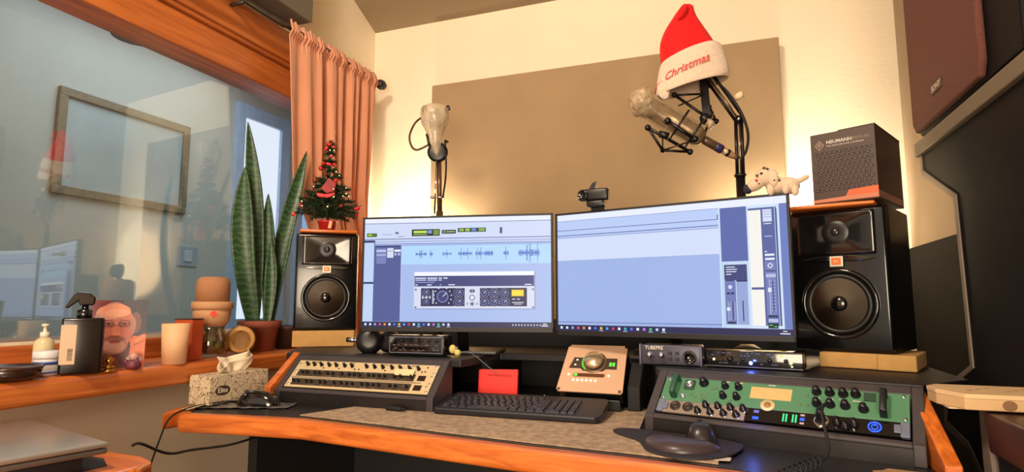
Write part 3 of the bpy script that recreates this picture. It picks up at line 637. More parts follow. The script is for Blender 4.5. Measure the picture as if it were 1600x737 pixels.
for u, v in ((0.02, 0.1), (0.98, 0.1), (0.985, 0.9), (0.015, 0.9)): x, y = V(u, v); screw(ru, x, y, 0.0015, 0.004)
b = B()
for u, v in ((.29, .05), (.35, .05), (.67, .40), (.72, .40), (.77, .40), (.82, .40), (.49, .05)): x, y = V(u, v); b.box((x, y, 0.0017), (0.014, 0.0016, 0.0003))
b.obj('panel_marks', WHP, ru)
iu = rackunit('audio_interface', 'slim rack interface with blue lights and green meters under the green preamp', 'audio rack unit', 0.0645, 1.343, R(-16.0))
y1 = yb-0.0015; y0 = 0.003
B().bb((-PW/2+0.012, y0, -0.0025), (-PW/2+0.40*PW, y1, 0.003)).obj('silver_panel', M('panel_grey_brown', (150, 136, 126), 0.4, 0.3, var=0.05), iu, bevel=0.001)
B().bb((-PW/2+0.40*PW, y0, -0.0025), (PW/2-0.012, y1, 0.003)).obj('black_panel', BLKG, iu, bevel=0.001)
for s in (-1, 1): B().bb((s*(PW/2-0.015), y0, -0.002), (s*PW/2, y1, 0.005)).box((s*(PW/2-0.019), (y0+y1)/2, 0.005), (0.012, 0.018, 0.003)).obj('rack_ear', M('ear_blue_grey', (130, 140, 170), 0.35, 0.5), iu, bevel=0.001)
def I(u, v): return (-PW/2+u*PW, y1-(y1-y0)*v)
for u in (0.085, 0.145): x, y = I(u, 0.45); B().lathe([(0.012, 0), (0.012, 0.002), (0.009, 0.002), (0.008, 0.0005), (0.003, 0.0005), (0.0025, 0.001), (0, 0.001)], 22).obj('combo_jack', M('jack_dark', (60, 48, 46), 0.4, 0.3), iu, (x, y, 0.003))
CK = M('knob_steel', (50, 46, 50), 0.2, 0.7, var=0)
for k, u in enumerate((.195, .225, .252, .28, .31, .335, .365, .39)):
    x, y = I(u, 0.72 if k % 2 == 0 else 0.2); B().lathe([(0.0078, 0), (0.0078, 0.003), (0.0058, 0.0035), (0.0052, 0.013), (0, 0.013)], 16).obj('knob', CK, iu, (x, y, 0.003))
    B().lathe([(0.0090, 0), (0.0090, 0.0012), (0.0080, 0.0012)], 16).obj('knob_ring', CHR, iu, (x, y, 0.003))
BLU = glow((40, 84, 255), 2.2); BLD = glow((130, 130, 220), 1.0); GRL = glow((70, 240, 150), 1.5)
x, y = I(0.445, 0.25); B().box((x, y, 0.0035), (0.010, 0.006, 0.001)).obj('button_light', BLD, iu)
x, y = I(0.445, 0.75); B().box((x, y, 0.0035), (0.012, 0.006, 0.001)).obj('button_light', BLU, iu)
for q, u in enumerate((0.555, 0.567, 0.592, 0.604)):
    b = B()
    for k in range(6): x, y = I(u, 0.25+k*0.10); b.box((x, y, 0.0035), (0.0030, 0.0022, 0.0006))
    b.obj('meter', GRL, iu)
x, y = I(0.628, 0.5); B().box((x, y, 0.0035), (0.008, 0.006, 0.001)).obj('button_light', BLU, iu)
for v in (0.2, 0.8): x, y = I(0.628, v); B().box((x, y, 0.0035), (0.008, 0.004, 0.001)).obj('button', M('btn_pale', (190, 170, 180), 0.5), iu)
x, y = I(0.70, 0.5); B().lathe([(0.014, 0), (0.014, 0.003), (0.011, 0.003), (0.010, 0.0005), (0, 0.0005)], 28).obj('headphone_jack', CHR, iu, (x, y, 0.003)); JACK = (x, y)
for u in (0.755, 0.785, 0.815): x, y = I(u, 0.45 if u != .785 else 0.7); B().lathe([(0.0085, 0), (0.0080, 0.004), (0.006, 0.0045), (0.0055, 0.014), (0, 0.014)], 16).obj('knob', CK, iu, (x, y, 0.003))
x, y = I(0.885, 0.5); B().lathe([(0.0115, 0), (0.0115, 0.0014), (0.0092, 0.0014), (0.0092, 0)], 28, cap=False).obj('power_ring', BLU, iu, (x, y, 0.0031)); B().lathe([(0.0060, 0), (0.0060, 0.0014), (0.0044, 0.0014), (0.0044, 0)], 24, cap=False).box((0, 0.0045, 0.0012), (0.0016, 0.005, 0.001)).obj('power_symbol', BLU, iu, (x, y, 0.0031))
for z_ in (0.5,):
    m_ = Matrix.Translation((0.0645, 1.343, Z0)) @ Matrix.Rotation(R(-16), 4, 'Z') @ Matrix.Rotation(SLA, 4, 'X')
    p_ = m_ @ Vector((-PW/2+0.445*PW, -0.01, 0.03)); point('led_glow', p_, 0.06, (0.12, 0.18, 1.0), 0.004)
# ================================================================ gear on the bridge
t = thing('tube_preamp', 'small grey two-knob preamp with round dial, lettered TUBEPRE, below the right screen', 'preamp', (-0.146, 1.57, 0.886), R(-6))
PRE = M('preamp_grey', (66, 66, 84), 0.4, 0.3, var=0.05)
B().rbox((0, 0.03, 0.026), (0.150, 0.06, 0.050), 0.006).obj('case', BLK, t)
B().rbox((0, -0.002, 0.026), (0.152, 0.008, 0.050), 0.003).obj('front_panel', PRE, t)
for s in (-1, 1): B().rbox((s*0.0755, -0.004, 0.026), (0.006, 0.014, 0.054), 0.003).obj('end_cap', M('end_cap', (110, 110, 130), 0.35, 0.4), t)
for x in (-0.050, -0.020): B().lat([(0.009, 0), (0.008, 0.008), (0.006, 0.016), (0, 0.016)], (x, -0.006, 0.026), (0, -1, 0), 18).obj('knob', CHR, t)
text('TUBEPRE', 0.013, M('print_white', (225, 220, 205)), t, (-0.040, -0.0066, 0.043), (R(90), 0, 0), sx=0.9)
B().lat([(0.017, 0), (0.017, 0.004), (0.013, 0.005), (0.013, 0.002), (0, 0.002)], (0.048, -0.006, 0.022), (0, -1, 0), 24).obj('dial', BLKG, t)
for x in (0.0, 0.018):
    for z in (0.018, 0.032): B().box((x, -0.008, z), (0.009, 0.004, 0.009)).obj('button', BLK, t, bevel=0.001)
t = thing('rack_strip', 'slim black gear with blue light below the right screen', 'audio unit', (0.045, 1.548, 0.886), R(-11))
B().rbox((0, 0.04, 0.022), (0.222, 0.08, 0.042), 0.002).obj('case', BLKG, t)
B().box((0, -0.001, 0.004), (0.22, 0.003, 0.002)).obj('lower_trim', M('trim_steel', (110, 112, 130), 0.3, 0.6), t)
for x, r in ((-0.095, .005), (-0.05, .007), (-0.02, .005), (0.04, .006), (0.075, .005)): B().lat([(r, 0), (r*.9, 0.008), (0, 0.008)], (x, -0.0005, 0.022), (0, -1, 0), 14).obj('knob', CK, t)
B().ball((-0.0025, -0.003, 0.014), 0.0042).obj('blue_light', glow((90, 130, 255), 14), t)
B().ball((-0.088, -0.002, 0.020), 0.0035).obj('amber_light', glow((240, 230, 180), 1.2), t)
B().ball((0.085, -0.002, 0.018), 0.004).ball((0.087, -0.002, 0.010), 0.0025).obj('amber_light', glow((240, 230, 180), 1.2), t)
B().ball((0.065, -0.002, 0.034), 0.0025).obj('green_light', glow((140, 240, 60), 2), t)
point('blue_led_light', (0.04, 1.515, 0.902), 0.05, (0.1, 0.18, 1.0), 0.004)
b = B(); random.seed(9)
for k in range(26): b.box((random.uniform(-0.10, 0.10), -0.0006, random.choice([0.012, 0.030, 0.036])), (random.uniform(.003, .008), 0.0006, 0.0012))
b.obj('panel_marks', M('print_blue', (110, 120, 190), 0.5, var=0), t)
t = thing('effects_box', 'black box with thin pale outline below the left screen', 'audio unit', (-0.885, 1.58, 0.886), R(3))
B().rbox((0, 0.03, 0.032), (0.182, 0.06, 0.060), 0.002).obj('case', BLKG, t)
b = B(); Wh, Hh = 0.172, 0.046
for c, d in (((0, 0, Hh/2), (Wh, 0.001, 0.0014)), ((0, 0, -Hh/2), (Wh, 0.001, 0.0014)), ((-Wh/2, 0, 0), (0.0014, 0.001, Hh)), ((Wh/2, 0, 0), (0.0014, 0.001, Hh))): b.box((c[0], -0.0008, c[2]+0.033), d)
b.obj('outline', M('outline_blue_grey', (130, 134, 160), 0.4, var=0), t)
for x in (-0.07, -0.045, 0.02, 0.045, 0.07): B().lat([(0.005, 0), (0.0045, 0.006), (0, 0.006)], (x, -0.001, 0.045), (0, -1, 0), 12).obj('knob', CK, t)
b = B()
for k in range(22): b.box((random.uniform(-0.075, 0.075), -0.0006, random.choice([0.018, 0.023, 0.033])), (random.uniform(.003, .010), 0.0006, 0.0012))
b.obj('panel_marks', M('outline_blue_grey', (130, 134, 160)), t)
t = thing('headphones', 'black headphones lying between tan foam block and outlined box', 'headphones', (-1.075, 1.66, 0.886), R(10))
B().lat([(0.042, 0), (0.044, 0.012), (0.036, 0.03), (0.02, 0.034), (0, 0.034)], (-0.02, 0, 0.035), (0.3, -1, 0.2), 24).obj('ear_cup', BLK, t)
B().lat([(0.034, 0), (0.036, 0.012), (0.028, 0.022), (0, 0.022)], (0.045, 0.01, 0.033), (-0.2, -1, 0.3), 24).obj('ear_cup', BLK, t)
B().tube(spline([(-0.02, 0.0, 0.06), (-0.01, 0.06, 0.05), (0.02, 0.10, 0.02), (0.05, 0.06, 0.05), (0.045, 0.01, 0.06)]), 0.006).obj('headband', BLK, t)
t = thing('jack_plug', 'chrome jack plug beside the tan foam block left of the screens', 'plug', (-1.165, 1.66, 0.924), 0)
B().cyl((-0.020, 0, 0), (0.012, 0, 0), 0.008).cyl((0.012, 0, 0), (0.028, 0, -0.002), 0.005).obj('body', CHR, t)
B().tube(spline([(0.028, 0, -0.002), (0.06, 0.0, -0.012), (0.07, 0.02, -0.03)]), 0.0035).obj('cable', BLKM, t)
t = thing('earplugs', 'pair of yellow foam earplugs on a cord between the left bay and red card', 'earplugs', (-0.715, 1.56, 0.886))
YF = M('foam_yellow', (206, 196, 120), 0.8, var=0.05)
b = B().ball((-0.06, 0.045, 0.022), 0.011, sc=(1, .9, 1.2)).obj('earplug', YF, t)
B().ball((-0.044, 0.045, 0.012), 0.010).obj('earplug', YF, t)
B().tube(spline([(-0.044, 0.045, 0.01), (-0.01, 0.06, 0.012), (0.03, 0.10, -0.03), (0.06, 0.10, -0.05)]), 0.0012, 5).obj('cord', M('cord_grey', (120, 120, 130), 0.6), t)

# ---------------------------------------------------------------- things on the desk
ZD = 0.7535
random.seed(2)
mt = B().prism([(-1.055, 1.285), (-0.8, 1.256), (-0.594, 1.226), (-0.40, 1.20), (-0.17, 1.18), (-0.03, 1.16), (-0.03, 1.30), (-0.20, 1.32), (-0.22, 1.68), (-0.68, 1.70), (-0.70, 1.44), (-0.995, 1.44)], ZD, ZD+0.003).obj('desk_mat', M('felt_grey', (192, 166, 138), 0.95, var=0.12, scale=60, bump=0.4, bscale=400, rgb2=(150, 126, 104)), bevel=0.001)
tag(mt, 'grey brown felt desk mat under the keyboard', 'desk mat')
ZM = ZD+0.003

# keyboard
KT = 0.4
kx0, ky0, kx1, ky1 = -0.741, 1.412, -0.306, 1.434
ka = math.atan2(ky1-ky0, kx1-kx0)
kb = thing('keyboard', 'black full-size keyboard with rounded corners on the felt mat', 'keyboard', (kx0, ky0, ZM), 0, rot=(R(7.5), 0, ka-R(1.5)))
KB = M('keyboard_black', (30, 29, 38), 0.42, var=0.08, scale=50, bump=0.05, bscale=500)
KW, KD = 0.443, 0.162
pl = [(0.012, 0), (KW-0.014, 0), (KW-0.003, 0.010), (KW, 0.03), (KW-0.002, KD-0.012), (KW-0.014, KD), (0.016, KD), (0.004, KD-0.012), (0.0, 0.02), (0.003, 0.006)]
B().prism(pl, 0.0, 0.016).obj('base', KB, kb, bevel=0.004, seg=3)
B().bb((0.03, KD-0.02, -0.018), (0.06, KD-0.012, 0.0)).bb((KW-0.06, KD-0.02, -0.018), (KW-0.03, KD-0.012, 0.0)).obj('foot', KB, kb)
KEYM = M('key_black', (40, 39, 50), 0.38, var=0.05)
_k = {}
un = 0.01845
legend = []
def key(x, y, wu, hu=1.0, ch=None):
    k_ = (round(wu, 2), hu)
    if k_ not in _k:
        b = B(); W_ = wu*un-0.0022; H_ = hu*un-0.0022
        a = [(-W_/2, -H_/2, 0), (W_/2, -H_/2, 0), (W_/2, H_/2, 0), (-W_/2, H_/2, 0)]; e = 0.0018
        c_ = [(-W_/2+e, -H_/2+e, 0.006), (W_/2-e, -H_/2+e, 0.006), (W_/2-e, H_/2-e*.6, 0.0066), (-W_/2+e, H_/2-e*.6, 0.0066)]
        d_ = [(-W_/2+2*e, -H_/2+2*e, 0.0056), (W_/2-2*e, -H_/2+2*e, 0.0056), (W_/2-2*e, H_/2-2*e, 0.0062), (-W_/2+2*e, H_/2-2*e, 0.0062)]
        b._fin(a+c_+d_, [(0,1,5,4), (1,2,6,5), (2,3,7,6), (3,0,4,7), (4,5,9,8), (5,6,10,9), (6,7,11,10), (7,4,8,11), (8,9,10,11)])
        o = b.obj('key', KEYM, kb); _k[k_] = o.data
    else:
        o = bpy.data.objects.new('key', _k[k_]); C.objects.link(o); o.parent = kb
    o.location = (x+wu*un/2, y+hu*un/2, 0.0145)
    if ch: legend.append((ch, x+wu*un/2-0.003, y+hu*un/2+0.001))
x0 = 0.022; yr = [0.014+un*1.02*i for i in range(6)]
rows = [
 [(1.25, 'Ctrl'), (1.25, None), (1.25, 'Alt'), (6.25, None), (1.25, 'Alt'), (1.25, None), (1.25, None), (1.25, 'Ctrl')],
 [(2.25, 'Shift')]+[(1, c) for c in 'ZXCVBNM,./']+[(2.75, 'Shift')],
 [(1.75, None)]+[(1, c) for c in "ASDFGHJKL;'"]+[(2.25, 'Enter')],
 [(1.5, 'Tab')]+[(1, c) for c in 'QWERTYUIOP[]']+[(1.5, '\\')],
 [(1, '`')]+[(1, c) for c in '1234567890-=']+[(2, None)],
 [(1, 'Esc')]+[(0.25, 0)]+[(1, 'F%d' % k) for k in range(1, 5)]+[(0.25, 0)]+[(1, 'F%d' % k) for k in range(5, 9)]+[(0.25, 0)]+[(1, 'F%d' % k) for k in range(9, 13)]+[(0.25, 0)]]
for r, row in enumerate(rows):
    x = x0
    for wu, c in row:
        if c != 0: key(x, yr[r], wu, 1.0, c)
        x += wu*un
xn = x0+15.25*un
for r, q in enumerate(('0.', '123', '456', '789', '-/*')):
    if r == 0: key(xn+0*un, yr[0], 2, 1, '0'); key(xn+2*un, yr[0], 1, 1, '.')
    else:
        for k, c in enumerate(q): key(xn+k*un, yr[r], 1, 1, c)
key(xn+3*un, yr[0], 1, 2); key(xn+3*un, yr[2], 1, 2); key(xn+3*un, yr[4], 1, 1)
for k in range(4): key(xn+k*un, yr[5], 1, 0.8)
for k in range(4): key(x0+15.25*un+4.1*un, yr[k], 1, 1) if k < 4 and False else None
LEG = M('legend_white', (225, 225, 235), 0.5, var=0)
lb = bmesh.new()
for ch, x, y in legend:
    q = text(ch, 0.0062 if len(ch) == 1 else 0.0042, LEG, None, ext=0)
    t_ = bmesh.new(); t_.from_mesh(q.data); bmesh.ops.translate(t_, verts=t_.verts, vec=(x, y, 0.0212)); me_ = bpy.data.meshes.new('tmp'); t_.to_mesh(me_); t_.free(); lb.from_mesh(me_)
    bpy.data.meshes.remove(me_); d_ = q.data; bpy.data.objects.remove(q); bpy.data.meshes.remove(d_)
me_ = bpy.data.meshes.new('legends'); lb.to_mesh(me_); lb.free(); me_.materials.append(LEG)
lo = bpy.data.objects.new('legends', me_); C.objects.link(lo); lo.parent = kb; lo['kind'] = 'stuff'

# red card
rc = B().prism([(0, 0), (0.123, 0), (0.123, 0.093), (0, 0.090)], 0, 0.012, 'Y').obj('red_card', M('card_red', (238, 52, 46), 0.5, var=0.03), None, (-0.716, 1.655, ZM), (R(-6), 0, R(2)), bevel=0.002)
tag(rc, 'bright red card box standing behind the keyboard', 'box')
B().bb((0.03, -0.0014, 0.072), (0.105, 0.001, 0.077)).obj('slot', M('slot_dark_red', (190, 20, 26), 0.5, var=0), rc)
# little bird like cable clip
t = B().ball((0, 0, 0.008), 0.009, sc=(1.6, 0.7, 0.7)).cyl((0.008, 0, 0.01), (0.016, 0, 0.022), 0.003, 0.001).cyl((-0.012, 0, 0.006), (-0.03, 0, 0.004), 0.003, 0.002).obj('twist_tie', M('bone', (214, 190, 160), 0.6), None, (-0.53, 1.68, ZM+0.0))
tag(t, 'small pale twist tie on the mat between red card and volume controller', 'tie')

# desktop audio controller
ap = thing('desktop_controller', 'desktop audio controller with big round knob and green meters on a dark stand', 'audio controller', (-0.366, 1.60, 0.8035), 0, rot=(R(46), 0, R(-1.5)))
ALU = M('controller_alu', (212, 172, 142), 0.42, 0.1, var=0.04, scale=8)
pw_, ph_ = 0.178, 0.163
B().prism([(-pw_/2-0.004, 0.006), (-pw_/2+0.002, 0), (pw_/2-0.002, 0), (pw_/2+0.002, 0.006), (pw_/2-0.002, ph_-0.008), (pw_/2-0.010, ph_-0.008), (pw_/2-0.010, ph_), (-pw_/2+0.010, ph_), (-pw_/2+0.010, ph_-0.006), (-pw_/2+0.004, ph_-0.008)], -0.003, 0.002).obj('top_plate', ALU, ap, bevel=0.001)
B().bb((-pw_/2+0.003, 0.003, -0.045), (pw_/2-0.003, ph_-0.004, -0.003)).obj('body', BLK, ap, bevel=0.003)
DKP = M('window_brown', (66, 52, 44), 0.3, var=0)
B().prism([(-0.070, 0.078), (-0.060, 0.116), (-0.032, 0.116), (-0.020, 0.126), (0.02, 0.126), (0.032, 0.116), (0.064, 0.116), (0.066, 0.078), (0.036, 0.078), (0.028, 0.070), (-0.028, 0.070), (-0.036, 0.078)], 0.0015, 0.0026).obj('display_window', DKP, ap)
B().lathe([(0.036, 0), (0.036, 0.001), (0.030, 0.0018), (0.028, 0.0005)], 40).obj('knob_well', M('well_brown', (110, 90, 76), 0.3, 0.4, var=0), ap, (0, 0.100, 0.0025))
B().lathe([(0.026, 0), (0.026, 0.016), (0.0245, 0.018), (0.0, 0.0185)], 48).obj('volume_knob', M('knob_alu', (226, 206, 180), 0.22, 0.85, var=0), ap, (0, 0.100, 0.003))
GL1 = glow((90, 255, 60), 2.2); WL1 = glow((255, 244, 214), 1.6)
b = B(); b2 = B()
for k in range(15):
    a = R(225-k*11.5) if k < 9 else None
    if a is None: continue
    c_, s_ = math.cos(a), math.sin(a); (b if k < 9 else b2).box((c_*0.033, 0.100+s_*0.033, 0.0045), (0.005, 0.0016, 0.001), (0, 0, a))
b.obj('ring_lights', GL1, ap)
for k in range(4):
    a = R(100-k*9); b2.box((math.cos(a)*0.033, 0.100+math.sin(a)*0.033, 0.0045), (0.005, 0.0016, 0.001), (0, 0, a))
b2.obj('ring_lights', WL1, ap)
for x in (0.047, 0.056):
    b = B()
    for k in range(4): b.box((x, 0.090+k*0.003, 0.0032), (0.006, 0.0022, 0.001))
    b.obj('level_meter', GL1, ap)
for x, y in ((-0.05, 0.107), (-0.053, 0.090)): B().rbox((x, y, 0.0032), (0.006, 0.004, 0.002), 0.001).obj('indicator', WL1, ap)
B().prism([(-0.052, 0.050), (-0.054, 0.056), (-0.050, 0.061), (0.034, 0.061), (0.036, 0.055), (0.033, 0.050)], 0.0015, 0.003).obj('strip_window', M('strip_brown', (92, 52, 32), 0.3, var=0), ap)
B().box((-0.046, 0.0555, 0.0032), (0.009, 0.007, 0.001)).obj('strip_light', GL1, ap)
for x, y in [(-0.066, 0.056), (0.047, 0.056)]+[(-0.050+k*0.0125, 0.038) for k in range(6)]: B().lathe([(0.0034, 0), (0.0034, 0.0015), (0, 0.0018)], 14).obj('button', WL1, ap, (x, y, 0.002))
for x in (-pw_/2+0.003, pw_/2-0.006): B().box((x, 0.006, 0.0024), (0.008, 0.008, 0.002)).obj('corner_mark', M('corner_dark', (96, 66, 50), 0.5, var=0), ap)
st = thing('controller_stand', 'dark wedge stand holding the desktop audio controller', 'stand', (-0.362, 1.60, ZM), R(-1.5))
B().prism([(0.006, 0.0), (0.006, 0.030), (0.034, 0.020), (0.125, 0.115), (0.155, 0.115), (0.155, 0.0)], -0.080, 0.080, 'X').obj('wedge', BLK, st, bevel=0.003)
B().prism([(0.03, 0), (0.03, 0.06), (0.14, 0.155), (0.17, 0.155), (0.17, 0)], 0.094, 0.128, 'X').obj('side_cheek', BLKM, st, bevel=0.003)

# right: mouse pad with gel rest, mouse
pd = thing('mouse_pad', 'black mouse pad with raised gel wrist rest on the felt mat edge', 'mouse pad', (-0.085, 1.30, ZM))
PADM = M('pad_black', (44, 38, 42), 0.7, var=0.1, scale=40)
pts = spline([(-0.02, -0.14, 0), (-0.075, -0.10, 0), (-0.105, -0.02, 0), (-0.150, 0.025, 0), (-0.172, 0.062, 0), (-0.155, 0.090, 0), (-0.115, 0.090, 0), (-0.05, 0.074, 0), (0.02, 0.058, 0), (0.07, 0.040, 0), (0.10, 0.0, 0), (0.075, -0.085, 0), (0.03, -0.13, 0), (-0.02, -0.14, 0)], 6)[:-1]
B().prism([(p.x, p.y) for p in pts], 0, 0.004).obj('pad', PADM, pd, bevel=0.001)
gr = B(); 
def gel(u, v):
    a = u*2*PI; rr = math.sin(v*PI/2)
    cx, sy_ = math.cos(a), math.sin(a)
    x = 0.076*cx*rr*(1-0.0*sy_); y = (0.040*sy_ + 0.028*cx*cx)*rr
    return (x, y, 0.020*math.sqrt(max(0, 1-rr**2.6)))
gr.grid(gel, 40, 12); bmesh.ops.remove_doubles(gr.bm, verts=gr.bm.verts, dist=1e-5)
gr.obj('gel_rest', M('gel_black', (66, 54, 58), 0.35, var=0.05), pd, (-0.022, -0.070, 0.004), (0, 0, R(-14)))
def mousebody(b, L_, W_, H_, n=28, m=14):
    def f(u, v):
        a = u*2*PI; rr = math.sin(v*PI/2)
        cx = math.copysign(abs(math.cos(a))**0.75, math.cos(a)); sy_ = math.copysign(abs(math.sin(a))**0.75, math.sin(a))
        x = W_/2*cx*(1-0.10*math.cos(2*sy_))*rr; y = L_/2*sy_*rr
        return (x, y, H_*max(0, 1-rr**3.0)**0.6*(1-0.18*(y/(L_/2))))
    b.grid(f, n, m); bmesh.ops.remove_doubles(b.bm, verts=b.bm.verts, dist=1e-5); return b
ms = thing('computer_mouse', 'round black wireless mouse on the mouse pad with wrist rest', 'mouse', (-0.066, 1.303, ZM+0.004), R(6))
mousebody(B(), 0.098, 0.064, 0.040).obj('shell', M('mouse_satin', (40, 34, 40), 0.3, var=0.03), ms)
B().cyl((-0.004, 0.028, 0.031), (0.004, 0.028, 0.031), 0.009).obj('wheel', BLKM, ms)
ps = B().prism([(0, 0), (0.028, 0.004), (0.03, 0.03), (0.004, 0.026)], 0, 0.0004).obj('paper_scrap', M('paper_white', (224, 214, 200), 0.8), None, (-0.038, 1.178, ZM)); tag(ps, 'small white paper scrap beside the mouse pad near the desk edge', 'paper')
us = B().rbox((0, 0, 0.006), (0.05, 0.018, 0.010), 0.003).rbox((0.028, 0, 0.006), (0.012, 0.012, 0.005), 0.001).obj('usb_stick', BLKM, None, (-0.855, 1.418, ZM), (0, 0, R(-6))); tag(us, 'small black usb stick lying on the felt mat below the left rack bay', 'usb stick')

# coiled headphone cable with plug on the right
m_ = Matrix.Translation((0.0645, 1.343, Z0)) @ Matrix.Rotation(R(-16), 4, 'Z') @ Matrix.Rotation(SLA, 4, 'X')
cc = thing('coiled_cable', 'black coiled headphone cable plugged into the slim rack interface', 'cable', (0, 0, 0))
jp = m_ @ Vector((JACK[0], JACK[1], 0.006)); jn = (m_.to_3x3() @ Vector((0, 0, 1))).normalized()
B().lat([(0.0075, 0), (0.0085, 0.006), (0.0085, 0.020), (0.006, 0.024), (0.005, 0.034), (0, 0.034)], jp, jn, 18).obj('plug', BLK, cc)
e0 = jp+jn*0.036
run = spline([e0, e0+Vector((0.012, -0.01, 0.012)), e0+Vector((0.0, -0.045, 0.0)), Vector((0.155, 1.215, 0.782)), Vector((0.135, 1.19, 0.765))], 10)
B().tube(run, 0.0028, 8).obj('lead', BLKM, cc)
A = Vector((0.135, 1.19, 0.768)); Bq = Vector((0.062, 1.08, 0.762)); d = (Bq-A); n_ = 8; pts = []
ax = d.normalized(); s1 = ax.cross(Vector((0, 0, 1))).normalized(); s2 = s1.cross(ax)
for i in range(n_*14+1):
    t_ = i/(n_*14); a = t_*n_*2*PI
    pts.append(A+d*t_+(s1*math.cos(a)+s2*math.sin(a))*0.0085)
B().tube(pts, 0.0024, 7).obj('coil', BLKM, cc)

# cardboard sheet at the right front
cbd = B().prism([(0, 0), (0.165, -0.02), (0.172, 0.05), (0.02, 0.078), (0.012, 0.066), (-0.004, 0.06)], 0, 0.004).prism([(0.004, 0.006), (0.16, -0.01), (0.162, 0.045), (0.02, 0.07)], 0.004, 0.007).obj('cardboard', M('cardboard_tan', (176, 138, 96), 0.85, var=0.06, bump=0.2, bscale=300), None, (0.222, 1.135, ZD+0.001)); tag(cbd, 'tan torn cardboard sheets at the right front corner of the desk', 'cardboard')

# left: tissue box, plastic sleeve, wired mouse
TIS = None
def tissue_mat():
    m = bpy.data.materials.new('tissue_box_print'); m.use_nodes = True; nt = m.node_tree; b = nt.nodes['Principled BSDF']; b.inputs['Roughness'].default_value = 0.55
    tc = nt.nodes.new('ShaderNodeTexCoord'); vo = nt.nodes.new('ShaderNodeTexVoronoi'); vo.feature = 'DISTANCE_TO_EDGE'; vo.inputs['Scale'].default_value = 38
    no = nt.nodes.new('ShaderNodeTexNoise'); no.inputs['Scale'].default_value = 30
    mx = nt.nodes.new('ShaderNodeMixRGB'); mx.inputs[0].default_value = 0.10
    nt.links.new(tc.outputs['Object'], mx.inputs[1]); nt.links.new(tc.outputs['Object'], no.inputs[0]); nt.links.new(no.outputs['Color'], mx.inputs[2]); nt.links.new(mx.outputs[0], vo.inputs[0])
    r = nt.nodes.new('ShaderNodeValToRGB'); e = r.color_ramp.elements
    e[0].position = 0.03; e[0].color = (*lin((128, 112, 90)), 1); e[1].position = 0.08; e[1].color = (*lin((226, 208, 178)), 1)
    x = e.new(0.30); x.color = (*lin((196, 176, 146)), 1)
    nt.links.new(vo.outputs[0], r.inputs[0]); nt.links.new(r.outputs[0], b.inputs['Base Color']); return m
tb = thing('tissue_box', 'floral tissue box lettered Elite with a white tissue pulled up', 'tissue box', (-1.402, 1.395, 0.7565), R(-2))
TMAT = tissue_mat()
B().box((0, 0, 0.044), (0.078, 0.215, 0.080)).obj('carton', TMAT, tb, bevel=0.0015)
LP = M('print_cream', (235, 222, 196), 0.6, var=0)
b = B(); b._fin([(0.0394, -0.062+0.026*math.cos(2*PI*i/24), 0.040+0.014*math.sin(2*PI*i/24)) for i in range(24)], [tuple(range(24))]); b.obj('label_ground', M('label_dark', (60, 48, 40), 0.6, var=0), tb)
text('Elite', 0.020, LP, tb, (0.0398, -0.062, 0.040), (R(90), 0, R(90)), name='lettering')
random.seed(4)
def tis(u, v):
    y = lerp(-0.05, 0.075, u)+0.012*math.sin(v*3)*(u-0.5)*2
    x = -0.012+0.014*math.sin(u*7+v*2)+0.006*math.sin(u*17+1)
    return (x*(0.5+v), y*(0.8+0.2*v)-v*0.0, 0.084+v*(0.034+0.024*u+0.006*math.sin(u*9)))
TISM = M('tissue_paper', (236, 222, 200), 0.9, var=0.02)
B().grid(tis, 30, 10).obj('tissue', TISM, tb, solid=0.0008)
B().grid(lambda u, v: (tis(u, v)[0]+0.022*(v)+0.006, tis(u, v)[1]*0.9-0.006, tis(u, v)[2]-0.012*v), 30, 10).obj('tissue', TISM, tb, solid=0.0008)
def bag(u, v):
    x = lerp(0, 0.27, u); y = lerp(0, 0.085, v)
    return (x, y, 0.0018+0.0022*abs(math.sin(u*23+v*5))*abs(math.sin(v*9+u*11)))
bg = B().grid(bag, 50, 16).obj('plastic_sleeve', M('plastic_clear_grey', (128, 124, 124), 0.18, var=0.2, scale=30, coat=0.5), None, (-1.408, 1.262, ZD+0.0005), (0, 0, R(20)), solid=0.0004); tag(bg, 'crinkled clear plastic sleeve under the wired mouse', 'plastic sleeve')
pp = B().prism([(0, 0), (0.035, -0.008), (0.04, 0.05), (0.012, 0.058)], 0, 0.0005).obj('paper_flap', M('paper_cream', (222, 200, 166), 0.8), None, (-1.414, 1.238, ZD+0.003), (R(6), R(-4), 0)); tag(pp, 'cream paper flap at the left desk edge below the tissue box', 'paper')
wm = thing('computer_mouse', 'glossy black wired mouse on the plastic sleeve beside the tissue box', 'mouse', (-1.262, 1.362, ZD+0.0055), R(-72))
mousebody(B(), 0.118, 0.062, 0.037).obj('shell', BLKG, wm)
B().cyl((-0.004, -0.032, 0.030), (0.004, -0.032, 0.030), 0.009).obj('wheel', BLKM, wm)
cb = spline([(0.0, -0.057, 0.010), (-0.004, -0.085, 0.014), (-0.02, -0.12, 0.006)], 6)
wc = B().tube(spline([(-1.318, 1.343, 0.768), (-1.345, 1.325, 0.768), (-1.385, 1.275, 0.763), (-1.392, 1.225, 0.757), (-1.388, 1.180, 0.74), (-1.392, 1.16, 0.69), (-1.41, 1.15, 0.62), (-1.44, 1.14, 0.55)], 8), 0.0024, 7).obj('mouse_cable', BLKM); tag(wc, 'thin black mouse cable hanging over the left end of the desk', 'cable')
lc = B().tube(spline([(-1.10, 0.86, 0.768), (-1.14, 0.91, 0.757), (-1.17, 1.0, 0.715), (-1.20, 1.09, 0.70), (-1.19, 1.20, 0.69), (-1.20, 1.33, 0.69)], 8), 0.003, 7).obj('power_cable', BLKM); tag(lc, 'black cable running from the laptop to beneath the desk', 'cable')

